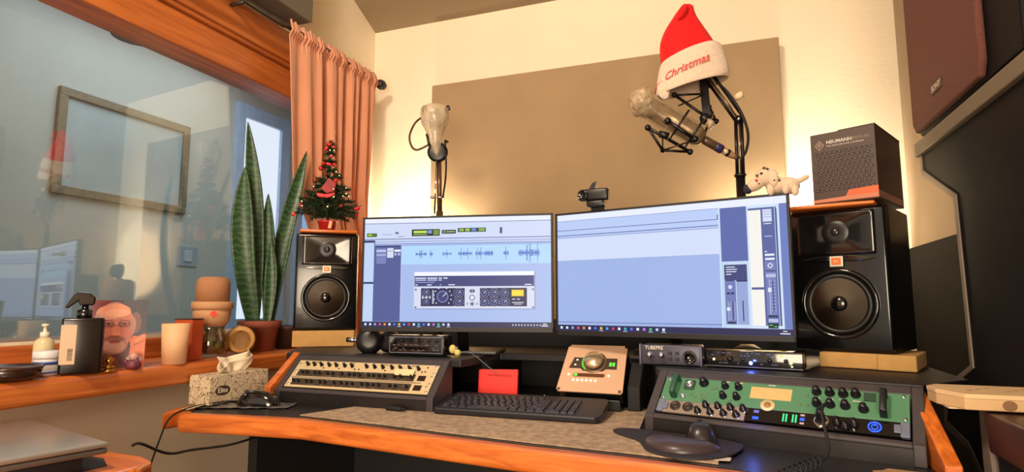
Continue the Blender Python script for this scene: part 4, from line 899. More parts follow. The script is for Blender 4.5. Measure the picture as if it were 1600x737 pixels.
# laptop on the side table
st = thing('side_table', 'low side table with black inlay and rounded orange wood edge under the laptop', 'table', (-1.35, 0.6, 0))
B().prism([(-0.37, -0.55), (0.315, -0.55), (0.345, -0.50), (0.348, 0.20), (0.325, 0.245), (0.28, 0.262), (-0.37, 0.30)], 0.712, 0.751).obj('tabletop', WOODX, st, bevel=0.010, seg=3)
B().prism([(-0.37, -0.5), (0.27, -0.5), (0.285, 0.185), (0.235, 0.215), (-0.37, 0.265)], 0.751, 0.7525).obj('inlay', BLKM, st)
for x, y in ((-0.33, -0.5), (0.29, -0.5), (0.24, 0.17), (-0.33, 0.2)): B().bb((x-0.02, y-0.02, 0), (x+0.02, y+0.02, 0.712)).obj('leg', WOODX, st)
lp = thing('laptop', 'closed silver laptop on the side table below the window sill', 'laptop', (-1.033, 0.762, 0.780), math.atan2(0.09, -0.364)-PI)
LAP = M('laptop_silver', (168, 160, 150), 0.32, 0.6, var=0.03)
B().rbox((-0.188, -0.125, 0.005), (0.375, 0.25, 0.010), 0.004, 3).obj('base', M('laptop_base', (120, 112, 106), 0.35, 0.6), lp)
B().rbox((-0.188, -0.125, 0.0155), (0.377, 0.252, 0.009), 0.004, 3).obj('lid', LAP, lp)
bk = B().rbox((0, 0, 0), (0.26, 0.17, 0.025), 0.003).obj('black_case', BLKM, None, (-1.21, 0.69, 0.7665), (0, 0, R(-14))); tag(bk, 'flat black case under the silver laptop', 'case')
# ================================================================ window sill things (top of sill 0.873)
ZS = 0.8735
pt = thing('potted_snake_plant', 'tall snake plant with upright leaves in a terracotta pot on the sill', 'plant', (-1.60, 1.712, ZS))
TER = M('terracotta', (132, 66, 44), 0.75, var=0.06)
B().lathe([(0.050, 0), (0.066, 0.082), (0.074, 0.084), (0.076, 0.108), (0.070, 0.108), (0.066, 0.092), (0.0, 0.090)], 36).obj('pot', TER, pt)
B().lathe([(0.067, 0.0), (0.0, 0.006)], 20).obj('soil', M('soil', (50, 36, 28), 0.95, bump=0.5, bscale=80), pt, (0, 0, 0.09))
def leafmat(nm, a, b_, edge):
    m = bpy.data.materials.new(nm); m.use_nodes = True; nt = m.node_tree; b = nt.nodes['Principled BSDF']; b.inputs['Roughness'].default_value = 0.4
    tc = nt.nodes.new('ShaderNodeTexCoord'); wv = nt.nodes.new('ShaderNodeTexWave'); wv.bands_direction = 'Z'; wv.inputs['Scale'].default_value = 14; wv.inputs['Distortion'].default_value = 7; wv.inputs['Detail'].default_value = 3; wv.inputs['Detail Scale'].default_value = 3
    nt.links.new(tc.outputs['Object'], wv.inputs[0]); r = nt.nodes.new('ShaderNodeValToRGB')
    r.color_ramp.elements[0].color = (*lin(a), 1); r.color_ramp.elements[1].color = (*lin(b_), 1); r.color_ramp.elements[0].position = 0.3; r.color_ramp.elements[1].position = 0.9
    nt.links.new(wv.outputs[0], r.inputs[0]); nt.links.new(r.outputs[0], b.inputs['Base Color']); return m
LF = leafmat('leaf_banded', (34, 62, 40), (56, 88, 54), None); LFY = M('leaf_edge', (150, 150, 80), 0.45, var=0.1)
def leaf(base, tip, wmax, bend=(0, 0), face=R(38), twist=0.4, pk=0.55):
    b = B()
    def f(u, v):
        t_ = v; x = (u-0.5)*2
        prof = (math.sin(min(1, (t_/pk))*PI/2)**0.8*0.45+0.55) if t_ < pk else math.cos((t_-pk)/(1-pk)*PI/2)**0.75
        wd = wmax/2*max(prof, 0.02)
        cx = lerp(base[0], tip[0], t_)+bend[0]*math.sin(t_*PI); cy = lerp(base[1], tip[1], t_)+bend[1]*math.sin(t_*PI); cz = lerp(base[2], tip[2], t_)
        an = face+twist*(t_-0.5)
        cup = (abs(x)**2)*wd*0.35
        return (cx+math.cos(an)*x*wd-math.sin(an)*(-cup), cy+math.sin(an)*x*wd-math.cos(an)*cup, cz)
    b.mat(LF).grid(f, 8, 40); return b
# camera sees the sill from +x: leaves spread mostly along y
LV = [((0.0, -0.030, 0.09), (-0.01, -0.095, 0.655), 0.075, (0.0, -0.03)), ((-0.02, -0.005, 0.09), (-0.02, -0.083, 0.825), 0.060, (0, 0.02)),
      ((0.015, 0.025, 0.09), (0.0, 0.012, 0.575), 0.050, (0, 0.0)), ((0.0, 0.045, 0.09), (0.02, 0.190, 0.78), 0.060, (0, -0.02)), ((0.03, 0.0, 0.09), (0.03, 0.005, 0.40), 0.042, (0, 0.01)), ((-0.02, 0.055, 0.09), (-0.01, 0.150, 0.50), 0.034, (0, -0.01))]
for k, (a, c, wd, bd) in enumerate(LV):
    o = leaf(a, c, wd, bd, face=R(46), twist=0.5 if k % 2 else -0.4).obj('leaf', None, pt, solid=0.0035)
dp = thing('small_pot', 'small dark pot on the sill behind the terracotta pot', 'pot', (-1.615, 1.87, ZS))
B().lathe([(0.04, 0), (0.052, 0.07), (0.055, 0.072), (0.056, 0.085), (0.05, 0.085), (0.048, 0.06), (0, 0.058)], 28).obj('pot', M('pot_dark', (70, 40, 34), 0.6), dp)

# glass jar with beige cap
j = thing('capped_jar', 'tall glass jar with rounded beige cap and red diamond mark on the sill', 'jar', (-1.575, 1.475, ZS))
BEI = M('cap_beige', (188, 140, 100), 0.65, var=0.04, bump=0.1, bscale=600)
JG = glassmat('jar_glass', (0.80, 0.78, 0.66), 0.06)
B().lathe([(0.045, 0), (0.052, 0.006), (0.052, 0.055), (0.040, 0.085), (0.040, 0.098), (0.037, 0.098), (0.037, 0.084), (0.049, 0.054), (0.049, 0.008), (0, 0.006)], 36).obj('glass_body', JG, j)
b = B(); random.seed(8)
for k in range(22):
    a = random.uniform(0, 6.28); r = random.uniform(0, 0.034); b.ball((r*math.cos(a), r*math.sin(a), 0.016+random.uniform(0, 0.028)), random.uniform(0.009, 0.014), 8, 6, (1.2, 1, 0.6), (a, a, 0))
sh = b.obj('shells', M('shell_mix', (150, 130, 84), 0.6, rgb2=(96, 84, 50)), j); sh['kind'] = 'stuff'
B().lathe([(0.014, 0.04), (0.022, 0.055), (0.012, 0.075), (0.02, 0.085), (0, 0.09)], 16).obj('inner_stem', M('stem_olive', (150, 146, 110), 0.5), j)
B().lathe([(0.042, 0.096), (0.052, 0.112), (0.056, 0.130), (0.056, 0.150)], 36).obj('neck', BEI, j)
B().lathe([(0.058, 0.150), (0.062, 0.154), (0.062, 0.170), (0.058, 0.175), (0.05, 0.175)], 40).obj('flange', BEI, j)
B().lathe([(0.050, 0.172), (0.050, 0.232), (0.047, 0.246), (0.036, 0.254), (0.0, 0.256)], 40).obj('cap', M('cap_mesh', (178, 124, 86), 0.7, var=0.06, scale=200, bump=0.4, bscale=900), j)
b = B().mat(M('mark_red', (222, 70, 50), 0.5, var=0)); b.prism([(0, -0.013), (0.012, 0), (0, 0.013), (-0.012, 0)], 0, 0.002, 'Y'); b.obj('red_mark', None, j, (0.0445, -0.0345, 0.136), (0, 0, R(52)))
# round jar lying on its side
j = thing('round_jar', 'round glass jar with a flat tan lid facing out, beside the terracotta pot', 'jar', (-1.535, 1.56, ZS))
dr = Vector((0.62, -0.78, 0.06))
B().lat([(0.0, 0), (0.04, 0.002), (0.047, 0.012), (0.047, 0.05), (0.043, 0.054)], Vector((-0.03, 0.04, 0.047)), dr, 36).obj('glass_body', glassmat('jar_glass_olive', (0.55, 0.50, 0.30), 0.08), j)
B().lat([(0.044, 0), (0.044, 0.006), (0.040, 0.009), (0, 0.010)], Vector((-0.03, 0.04, 0.047))+dr*0.053, dr, 36).obj('lid', M('lid_tan', (186, 138, 72), 0.6, var=0.1, scale=60), j)
B().lat([(0.030, 0), (0.031, 0.0012), (0.029, 0.0012), (0.028, 0)], Vector((-0.03, 0.04, 0.047))+dr*0.0635, dr, 30).obj('lid_ring', M('lid_ring', (150, 106, 50), 0.6, var=0), j)
# frosted cup, orange box
cu = B().lathe([(0.031, 0), (0.036, 0.112), (0.034, 0.112), (0.0295, 0.006), (0, 0.005)], 32).obj('frosted_cup', M('cup_frosted', (226, 178, 134), 0.6, var=0.03), None, (-1.478, 1.262, ZS)); tag(cu, 'frosted cream tumbler on the sill in front of the orange box', 'cup')
ob = thing('orange_box', 'narrow orange box on the sill between tumbler and capped jar', 'box', (-1.545, 1.365, ZS), R(10))
B().box((0, 0, 0.060), (0.06, 0.05, 0.12)).obj('carton', M('carton_orange', (196, 78, 36), 0.6), ob, bevel=0.002)
B().box((0, 0, 0.122), (0.061, 0.051, 0.003)).obj('lid', M('lid_dark', (60, 30, 26), 0.6), ob)

# photo print leaning on the sill: a portrait of a bearded man in glasses, flat print
ph_ = thing('photo_print', 'unframed photo of a bearded man with glasses leaning by the window', 'photo', (-1.515, 1.118, ZS), 0, rot=(R(-6), 0, R(48)))
FWp, FHp = 0.128, 0.178
b = B()
def lay(k, pts_, col, sm=False):
    b.mat(M('print_%d_%d_%d' % col, col, 0.35, var=0.05, scale=60)); y = -0.0008-0.00012*k
    b._fin([(p[0]*FWp-FWp/2, y, FHp*(1-p[1])) for p in pts_], [tuple(range(len(pts_)))])
def el(k, cx, cy, rx, ry, col, a0=0, n=28, rot=0):
    lay(k, [(cx+rx*math.cos(2*PI*i/n)*math.cos(rot)-ry*math.sin(2*PI*i/n)*math.sin(rot), cy+(ry*math.sin(2*PI*i/n)*math.cos(rot)+rx*math.cos(2*PI*i/n)*math.sin(rot))) for i in range(n)], col)
b.mat(M('print_back', (60, 50, 58), 0.4)); b.box((0, 0, FHp/2), (FWp, 0.0012, FHp))
lay(0, [(0, 0), (1, 0), (1, 1), (0, 1)], (52, 34, 44))
lay(1, [(0.55, 0), (1, 0), (1, 0.55), (0.75, 0.55)], (62, 62, 76)); lay(1, [(0, 0), (0.35, 0), (0.2, 0.3), (0, 0.35)], (110, 34, 42))
lay(2, [(0, 1), (0, 0.74), (0.22, 0.66), (0.50, 0.78), (0.72, 0.70), (0.85, 0.9), (0.85, 1)], (92, 44, 40)); lay(2.2, [(0.24, 1), (0.20, 0.7), (0.5, 0.84), (0.62, 1)], (128, 72, 60))
el(3, 0.80, 0.34, 0.10, 0.16, (120, 84, 84))
el(3.5, 0.42, 0.40, 0.36, 0.37, (186, 120, 108)); el(4, 0.44, 0.42, 0.33, 0.345, (196, 112, 96))
el(4.3, 0.30, 0.20, 0.20, 0.12, (206, 138, 116)); el(4.6, 0.44, 0.16, 0.26, 0.10, (216, 140, 112)); el(4.7, 0.47, 0.19, 0.22, 0.06, (228, 156, 126))
el(4.4, 0.13, 0.36, 0.07, 0.16, (168, 120, 112)); el(4.4, 0.76, 0.38, 0.05, 0.13, (172, 124, 118))
el(5, 0.44, 0.66, 0.25, 0.14, (168, 108, 96)); el(5.4, 0.45, 0.675, 0.19, 0.095, (190, 134, 118))
el(6, 0.47, 0.475, 0.072, 0.085, (214, 126, 100)); el(6.2, 0.49, 0.50, 0.075, 0.028, (222, 134, 108)); el(6.4, 0.44, 0.535, 0.10, 0.012, (140, 70, 62))
el(6.3, 0.46, 0.575, 0.18, 0.040, (142, 86, 76), rot=0.02); el(6.6, 0.46, 0.615, 0.10, 0.014, (130, 58, 58)); el(6.7, 0.46, 0.635, 0.08, 0.010, (186, 104, 94))
lay(7, [(0.22, 0.325), (0.42, 0.318), (0.43, 0.375), (0.38, 0.40), (0.26, 0.395), (0.22, 0.37)], (126, 66, 66)); lay(7, [(0.50, 0.32), (0.71, 0.33), (0.71, 0.375), (0.66, 0.40), (0.55, 0.398), (0.50, 0.37)], (126, 66, 66))
el(7.5, 0.33, 0.355, 0.08, 0.028, (160, 92, 84)); el(7.5, 0.61, 0.360, 0.08, 0.028, (160, 92, 84)); el(8, 0.33, 0.352, 0.030, 0.014, (56, 30, 34)); el(8, 0.61, 0.357, 0.030, 0.014, (56, 30, 34))
lay(8, [(0.22, 0.300), (0.40, 0.285), (0.41, 0.30), (0.22, 0.315)], (134, 74, 66)); lay(8, [(0.52, 0.29), (0.70, 0.305), (0.70, 0.318), (0.52, 0.305)], (134, 74, 66)); lay(8, [(0.42, 0.335), (0.50, 0.335), (0.50, 0.342), (0.42, 0.342)], (230, 190, 170))
lay(8, [(0.10, 0.325), (0.22, 0.332), (0.22, 0.340), (0.10, 0.336)], (90, 50, 52))
# hand on the right
lay(9, [(0.76, 1.0), (0.72, 0.86), (0.74, 0.70), (0.72, 0.60), (0.78, 0.53), (0.86, 0.54), (0.98, 0.50), (1.0, 0.52), (1.0, 1.0)], (212, 112, 78)); lay(9.5, [(0.80, 0.60), (0.96, 0.52), (0.98, 0.55), (0.82, 0.64)], (230, 136, 98)); lay(9.6, [(0.78, 0.66), (0.98, 0.60), (0.98, 0.615), (0.80, 0.68)], (176, 82, 60))
el(10, 0.82, 0.87, 0.14, 0.06, (190, 170, 170)); el(10.3, 0.84, 0.87, 0.07, 0.05, (90, 60, 80))
b.obj('print', None, ph_)
fg = thing('trinket_figure', 'tiny purple figurine on the sill in front of the photo', 'figurine', (-1.462, 1.128, ZS))
PUR = M('trinket_purple', (120, 52, 72), 0.5, rgb2=(90, 36, 60))
B().lathe([(0.014, 0), (0.019, 0.008), (0.017, 0.018), (0.008, 0.024), (0, 0.025)], 18).obj('body', PUR, fg)
B().ball((0, 0, 0.031), 0.011).obj('head', M('trinket_pale', (206, 150, 140), 0.5), fg)
for s in (-1, 1): B().ball((0.012*s*0.7, -0.012*0.5+0.008*s, 0.018), 0.007).obj('arm', PUR, fg)
gf = thing('gold_trinket', 'small gold trinket on the sill between black bottle and photo', 'trinket', (-1.455, 1.058, ZS))
GD = M('gold_metal', (206, 150, 70), 0.25, 0.9, var=0.1)
B().lathe([(0.017, 0), (0.018, 0.004), (0.006, 0.008), (0.005, 0.02), (0.011, 0.028), (0.004, 0.036), (0, 0.04)], 16).obj('stem', GD, gf)
B().tube([(0.012*math.cos(a/10*6.283), 0.012*math.sin(a/10*6.283), 0.012) for a in range(10)], 0.003, 6, True).obj('ring', GD, gf)
# black pump bottle
pb = thing('pump_bottle', 'black pump bottle with pale barcode label on the sill', 'bottle', (-1.468, 0.998, ZS), R(52))
B().rbox((0, 0, 0.068), (0.084, 0.05, 0.132), 0.006, 3).obj('body', M('bottle_black', (16, 8, 8), 0.2, var=0), pb)
B().lathe([(0.016, 0.130), (0.016, 0.152), (0.012, 0.154), (0.007, 0.156), (0.007, 0.170)], 20).obj('collar', BLKG, pb)
B().prism([(-0.012, 0.168), (0.018, 0.168), (0.020, 0.186), (0.008, 0.198), (-0.016, 0.200), (-0.026, 0.190), (-0.040, 0.162), (-0.034, 0.160), (-0.014, 0.178)], -0.009, 0.009, 'Y').obj('pump_head', BLKG, pb, (0, 0, -0.004), (0, 0, R(0)), bevel=0.003)
B().box((-0.026, -0.0256, 0.072), (0.030, 0.001, 0.092)).obj('label', M('label_beige', (206, 176, 146), 0.6, var=0.03), pb)
b = B(); random.seed(6)
z = 0.036
while z < 0.062: h = random.uniform(0.0006, 0.0018); b.box((-0.021, -0.0263, z), (0.010, 0.0004, h)); z += h+random.uniform(0.0006, 0.0014)
b.obj('barcode', M('ink_dark', (70, 50, 44), 0.6, var=0), pb)
# cream jar
cj = thing('cream_jar', 'white and blue cream jar beside the black pump bottle', 'jar', (-1.522, 0.955, ZS))
WHT = M('jar_white', (216, 212, 214), 0.4, var=0.02); BL = M('jar_blue', (70, 90, 170), 0.4, var=0)
B().lathe([(0.024, 0), (0.026, 0.003), (0.026, 0.040)], 32).obj('body', WHT, cj)
B().lathe([(0.0266, 0.006), (0.0266, 0.010)], 32).lathe([(0.0266, 0.026), (0.0266, 0.033)], 32).obj('stripe', BL, cj)
B().lathe([(0.0275, 0.040), (0.0280, 0.043), (0.0280, 0.054), (0.026, 0.057), (0, 0.057)], 32).obj('lid', WHT, cj)
cl = thing('clear_bottle', 'small pale pump bottle behind the white and blue jar', 'bottle', (-1.585, 0.985, ZS))
B().lathe([(0.020, 0), (0.021, 0.004), (0.021, 0.075), (0.014, 0.082), (0.010, 0.085)], 24).obj('body', M('bottle_pale', (208, 190, 150), 0.3, var=0.03), cl)
B().lathe([(0.010, 0.085), (0.010, 0.098), (0.004, 0.10), (0.004, 0.112), (0.008, 0.113), (0.008, 0.118), (0, 0.119)], 16).obj('pump', M('pump_clear', (210, 206, 190), 0.2, var=0), cl)
ds = thing('dark_dish', 'dark round dish at the left end of the window sill', 'dish', (-1.495, 0.862, ZS))
B().lathe([(0.040, 0), (0.056, 0.010), (0.060, 0.026), (0.056, 0.030), (0.053, 0.024), (0.046, 0.012), (0, 0.008)], 36).obj('bowl', M('dish_dark', (44, 26, 20), 0.3, coat=0.4), ds)
B().lathe([(0.060, 0.024), (0.062, 0.028), (0.058, 0.032), (0.054, 0.028)], 36).obj('rim', M('dish_rim', (64, 36, 26), 0.25), ds)

# ================================================================ Christmas tree on the left speaker
xt = thing('christmas_tree', 'little artificial Christmas tree with red baubles on the left speaker', 'christmas tree', (-1.447, 1.875, 1.316))
B().lathe([(0.027, 0), (0.034, 0.034), (0.037, 0.035), (0.037, 0.042), (0.033, 0.042), (0, 0.038)], 28).obj('pot', M('pot_red', (176, 34, 36), 0.4), xt)
B().cyl((0, 0, 0.03), (0.004, 0, 0.33), 0.005, 0.002).obj('trunk', M('trunk_brown', (60, 44, 30), 0.8), xt)
NG = [M('needle_green', (46, 72, 38), 0.6, var=0.2, scale=50), M('needle_dark', (30, 52, 30), 0.6)]
random.seed(21)
def branch(a, z, L_):
    b = B(); P0 = Vector((0.003, 0, z)); P1 = P0+Vector((math.cos(a)*L_, math.sin(a)*L_, L_*random.uniform(-0.05, 0.35)))
    b.mat(NG[1]).tube([P0, (P0+P1)/2+Vector((0, 0, 0.006)), P1], 0.0014, 4)
    n = int(44*L_/0.1)+14
    for k in range(n):
        t_ = 0.12+0.88*k/n; p = P0.lerp(P1, t_)+Vector((0, 0, 0.006*math.sin(t_*PI)))
        for q in range(4):
            d = Vector((random.gauss(0, 1), random.gauss(0, 1), random.gauss(0, 1))).normalized()+(P1-P0).normalized()*0.5
            d = d.normalized()*random.uniform(0.013, 0.022); sd = d.cross(Vector((random.random(), random.random(), 1))).normalized()*0.0018
            b.mat(NG[random.random() < 0.4])
            b._fin([(p-sd)[:], (p+sd)[:], (p+d)[:]], [(0, 1, 2)])
    o = b.obj('branch', None, xt); return P1
tips = []
for z, L_, n in ((0.060, 0.118, 13), (0.085, 0.115, 12), (0.11, 0.100, 11), (0.14, 0.082, 10), (0.17, 0.066, 8), (0.20, 0.050, 7), (0.24, 0.030, 5), (0.27, 0.022, 5), (0.30, 0.018, 4), (0.322, 0.016, 4), (0.34, 0.012, 3)):
    off = random.uniform(0, 6)
    for k in range(n): tips.append(branch(off+k*2*PI/n+random.uniform(-.15, .15), z+random.uniform(-.006, .006), L_*random.uniform(0.85, 1.1)))
BAU = M('bauble_red', (206, 26, 40), 0.15, 0.3, var=0, coat=0.6); PINKB = M('bauble_pink', (226, 90, 90), 0.15, 0.4, var=0)
front = [p for p in tips if p.y < 0.05]
random.shuffle(front); bm_ = {}
for k, p in enumerate(front[:26]):
    r = random.choice([0.0055, 0.0075, 0.009]); kk = (r, k % 4 == 0)
    if kk in bm_: o = bpy.data.objects.new('bauble', bm_[kk]); C.objects.link(o); o.parent = xt
    else: o = B().ball((0, 0, 0), r, 14, 8).obj('bauble', PINKB if kk[1] else BAU, xt); bm_[kk] = o.data
    o.location = p+Vector((0, -0.004, -0.006))
LT = glow((255, 226, 170), 4)
for p in front[26:44]:
    o = B().ball((0, 0, 0), 0.0022, 8, 5).obj('fairy_light', LT, xt, p)
BOW = M('bow_red', (168, 26, 38), 0.5, sheen=0.3, rgb2=(120, 16, 28)); BOWB = M('bow_bright', (236, 40, 56), 0.4)
b = B()
b.prism([(-0.004, -0.012), (0.024, 0.030), (0.050, 0.012), (0.046, -0.020), (0.018, -0.030)], 0, 0.014, 'Y'); b.obj('house_ornament', BOW, xt, (0.028, -0.075, 0.168), (0, 0, R(36)), bevel=0.003)
B().prism([(-0.018, 0.0), (0.018, -0.004), (0.050, 0.004), (0.050, -0.010), (0.018, -0.018), (-0.012, -0.014)], 0, 0.016, 'Y').obj('ribbon', BOWB, xt, (0.028, -0.078, 0.138), (0, 0, R(36)), bevel=0.002)
B().prism([(-0.012, 0.004), (0.0, 0.008), (0.014, 0.0), (0.006, -0.007), (-0.006, -0.002)], 0, 0.008, 'Y').obj('ribbon', BOWB, xt, (0.012, -0.022, 0.262), (0, 0, R(36)), bevel=0.002)
B().rbox((-0.078, -0.03, 0.125), (0.030, 0.012, 0.034), 0.003).obj('parcel_ornament', BOW, xt)
B().rbox((0.045, -0.04, 0.022), (0.012, 0.008, 0.030), 0.001, rot=(0, 0.2, 0.6)).obj('tag', M('tag_gold', (226, 160, 120), 0.4), xt)

# ================================================================ dark microphone carton on the right speaker
nb = thing('microphone_carton', 'dark microphone carton lettered NEUMANN.BERLIN on the right speaker', 'carton', (0.212, 1.660, 1.2915), R(-25.5))
CB = M('carton_dark', (70, 52, 46), 0.5, var=0.05, scale=8)
BW_, BD_, BH_ = 0.146, 0.235, 0.180
B().bb((0, 0, 0), (BW_, BD_, BH_)).obj('carton', CB, nb, bevel=0.0012)
B().prism([(0.065, BH_), (BW_+0.001, BH_), (BW_+0.001, BH_+0.003), (0.066, BH_+0.002)], 0.0, BD_, 'Y').obj('lid_flap', CB, nb)
b = B()
for r in range(9):
    for c_ in range(12):
        x = 0.012+c_*0.0112+(r % 2)*0.0056; z = 0.034+r*0.0118
        if x < BW_-0.006: b.lat([(0.0052, 0), (0.0045, 0.0006), (0.0030, 0.0007), (0.0022, 0.0002), (0, 0.0002)], (x, -0.0002, z), (0, -1, 0), 8)
b.obj('embossed_pattern', M('carton_emboss', (56, 42, 40), 0.35, var=0), nb)
B().prism([(0.0, 0.003), (0.0, 0.010), (0.075, 0.013), (0.083, 0.028), (BW_, 0.030), (BW_, 0.020), (BW_, 0.003)], -0.0012, 0.0002, 'Y').obj('orange_band', M('band_salmon', (190, 118, 90), 0.5, var=0), nb)
B().prism([(0.078, 0.013), (0.085, 0.028), (BW_+0.0002, 0.031), (BW_+0.0002, 0.014)], -0.0016, 0.0, 'Y').obj('orange_flash', M('band_orange', (232, 96, 54), 0.5, var=0), nb)
B().prism([(BW_+0.0002, 0.004), (BW_+0.0002, 0.020), ], 0, 1) if False else None
B().bb((BW_-0.0002, 0.002, 0.003), (BW_+0.0008, BD_-0.004, 0.020)).obj('side_band', M('band_side', (134, 92, 74), 0.5, var=0), nb)
LS = M('carton_silver', (196, 188, 180), 0.4, var=0)
B().prism([(0.010, 0.149), (0.0215, 0.1625), (0.033, 0.149), (0.0215, 0.1355)], -0.0010, 0.0, 'Y').obj('emblem', M('emblem_grey', (130, 114, 104), 0.4, var=0), nb)
B().prism([(0.014, 0.149), (0.0215, 0.158), (0.029, 0.149), (0.0215, 0.140)], -0.0014, 0.0, 'Y').obj('emblem_inner', CB, nb)
B().prism([(0.017, 0.1495), (0.0215, 0.155), (0.026, 0.1495), (0.0215, 0.144)], -0.0018, 0.0, 'Y').obj('emblem_core', M('emblem_grey', (130, 114, 104)), nb)
text('NEUMANN', 0.0118, LS, nb, (0.0375, -0.0008, 0.1545), (R(90), 0, 0), align='LEFT', off=0.0003)
text('.BERLIN', 0.0118, M('emblem_grey', (130, 114, 104)), nb, (0.0945, -0.0008, 0.1545), (R(90), 0, 0), align='LEFT')
text('THE MICROPHONE COMPANY', 0.0062, LS, nb, (0.0375, -0.0008, 0.1445), (R(90), 0, 0), align='LEFT')

# ================================================================ plush dog and webcam
dg = thing('plush_dog', 'white spotted plush dog lying on the right screen corner', 'plush toy', (0.098, 1.566, 1.308), R(-10))
PL = M('plush_white', (226, 200, 172), 0.95, var=0.05, scale=60, bump=0.5, bscale=500, sheen=0.5); SP = M('plush_spot', (70, 54, 52), 0.9, var=0)
b = B().ball((0.024, 0, 0.022), 0.023, sc=(1.2, .95, .9)).ball((0.050, 0, 0.018), 0.0225, sc=(1.1, .95, .95)); b.obj('body', PL, dg)
hd = B().ball((0.0, -0.004, 0.044), 0.025, sc=(1.1, 0.95, 0.9)).ball((-0.024, -0.008, 0.028), 0.020, sc=(1.25, 0.85, 0.8), rot=(0, -0.5, 0)).obj('head', PL, dg)
B().ball((-0.043, -0.010, 0.017), 0.0125, sc=(0.9, 0.9, 1)).obj('nose', M('plush_navy', (36, 34, 60), 0.8), dg)
B().ball((0.018, -0.022, 0.036), 0.014, sc=(0.8, 0.4, 1.4)).obj('ear', PL, dg); B().ball((0.012, 0.020, 0.040), 0.013, sc=(0.8, 0.4, 1.4)).obj('ear', PL, dg)
for x, y, z, L_ in ((0.044, -0.020, 0.006, 1), (0.064, -0.018, 0.0, 1), (0.010, -0.018, 0.006, 1)): B().ball((x, y, z+0.002), 0.0095, sc=(0.9, 0.9, 1.4)).obj('leg', PL, dg)
B().tube([(0.066, 0, 0.026), (0.078, 0, 0.030), (0.090, 0, 0.036), (0.094, 0, 0.038)], [0.007, 0.0065, 0.006, 0.002]).obj('tail', PL, dg)
b = B()
for x, y, z, r in ((-0.008, -0.0265, 0.05, .004), (0.006, -0.026, 0.060, .0035), (0.03, -0.020, 0.03, .004), (0.052, -0.018, 0.022, .004), (0.062, -0.017, 0.013, .003), (0.02, -0.0265, 0.03, .003), (-0.002, -0.020, 0.064, .004), (-0.015, -0.023, 0.026, .0025)): b.ball((x, y, z), r, 10, 6, (1, .4, .8))
b.obj('spots', SP, dg)
B().ball((-0.020, -0.0255, 0.034), 0.0035, sc=(1, .4, 1)).obj('cheek_patch', M('patch_red', (180, 40, 30), 0.8, var=0), dg)
for y in (-0.024,): B().ball((-0.018, y, 0.046), 0.0032).obj('eye', BLKG, dg)
wc_ = thing('webcam', 'black webcam with raised cover clipped on top between the two screens', 'webcam', (-0.352, 1.640, 1.318), R(-5))
B().rbox((0.008, 0, 0.032), (0.072, 0.024, 0.034), 0.006, 3).obj('body', BLK, wc_)
B().lat([(0.017, 0), (0.017, 0.012), (0.013, 0.014), (0.012, 0.008), (0, 0.007)], (-0.026, -0.006, 0.030), (-0.35, -1, 0), 24).obj('lens', BLKG, wc_)
B().rbox((0.006, 0.004, 0.006), (0.050, 0.034, 0.016), 0.003).bb((-0.015, 0.02, -0.03), (0.025, 0.026, 0.008)).obj('clip', BLK, wc_)
B().prism([(-0.012, 0), (0.006, 0), (0.012, 0.022), (-0.002, 0.018)], -0.004, 0.004, 'Y').obj('cover_flap', BLK, wc_, (-0.002, 0, 0.048), bevel=0.001)

# ================================================================ wall of lamps hidden behind the screens
for k, (x, y, z) in enumerate(LAMPS):
    lm = thing('glow_lamp', ['small stem lamp shining on the wall behind the left screen', 'small stem lamp shining on the wall behind the right screen'][k], 'lamp', (x, y, 0.885), group='lamps behind the screens')
    if k == 0: lm.location.z = 0.0; bz = 0
    else: lm.location.z = 0.0; bz = 0
    B().lathe([(0.10, 0), (0.10, 0.012), (0.02, 0.02), (0.012, 0.03), (0.010, z-0.07), (0, z-0.07)], 24).obj('stem', M('rod_dark', (42, 34, 30)), lm)
    B().lathe([(0.016, z-0.072), (0.018, z-0.045), (0.012, z-0.042), (0, z-0.042)], 20).obj('socket', BLKM, lm)
    B().lat([(0.020, -0.055), (0.036, -0.045), (0.050, 0.0), (0.048, 0.0), (0.034, -0.042), (0.018, -0.050)], (0, 0, z), (0, 1, -0.1), 28).obj('shade', M('shade_black', (30, 28, 28), 0.5), lm)
# ================================================================ microphones
_f, _y, _p = 922.0, R(20.12), R(6.59)
def at(px, py, Y):
    """world point on the plane y = Y seen at a pixel of the 1600 x 737 photograph"""
    x = (px-800)/_f; v = -(py-368.5)/_f
    F = math.cos(_p)-v*math.sin(_p); U_ = math.sin(_p)+v*math.cos(_p)
    r = Vector((x*math.cos(_y)-F*math.sin(_y), x*math.sin(_y)+F*math.cos(_y), U_)); r *= Y/r.y
    return Vector((r.x, r.y, r.z+1.04))
MET = M('mic_nickel', (120, 96, 70), 0.3, 0.8, var=0.05)
STEEL = M('arm_black', (26, 22, 24), 0.3, 0.4, var=0)
TUBEM = M('arm_chrome', (150, 130, 110), 0.2, 0.9, var=0)
def crinkle(b, rings, amp, n=30, seed=1):
    """loft of wrinkled rings: (centre, axis, radius)"""
    random.seed(seed); ph_ = [random.uniform(0, 6) for _ in range(8)]; v = []; f = []
    for i, (c, ax_, r) in enumerate(rings):
        c = Vector(c); ax_ = Vector(ax_).normalized(); a_ = ax_.cross(Vector((0, 1, 0.2))).normalized(); b_ = ax_.cross(a_)
        for k in range(n):
            t_ = 2*PI*k/n
            rr = r*(1+amp*(math.sin(5*t_+ph_[0]+i*0.9)+0.7*math.sin(9*t_+ph_[1]-i*1.3)+0.5*math.sin(13*t_+i*2.1)))
            v.append((c+a_*math.cos(t_)*rr+b_*math.sin(t_)*rr)[:])
    for i in range(len(rings)-1):
        for k in range(n): f.append((i*n+k, i*n+(k+1) % n, (i+1)*n+(k+1) % n, (i+1)*n+k))
    f += [tuple(reversed(range(n))), tuple((len(rings)-1)*n+k for k in range(n))]
    return b._fin(v, f, None, True)
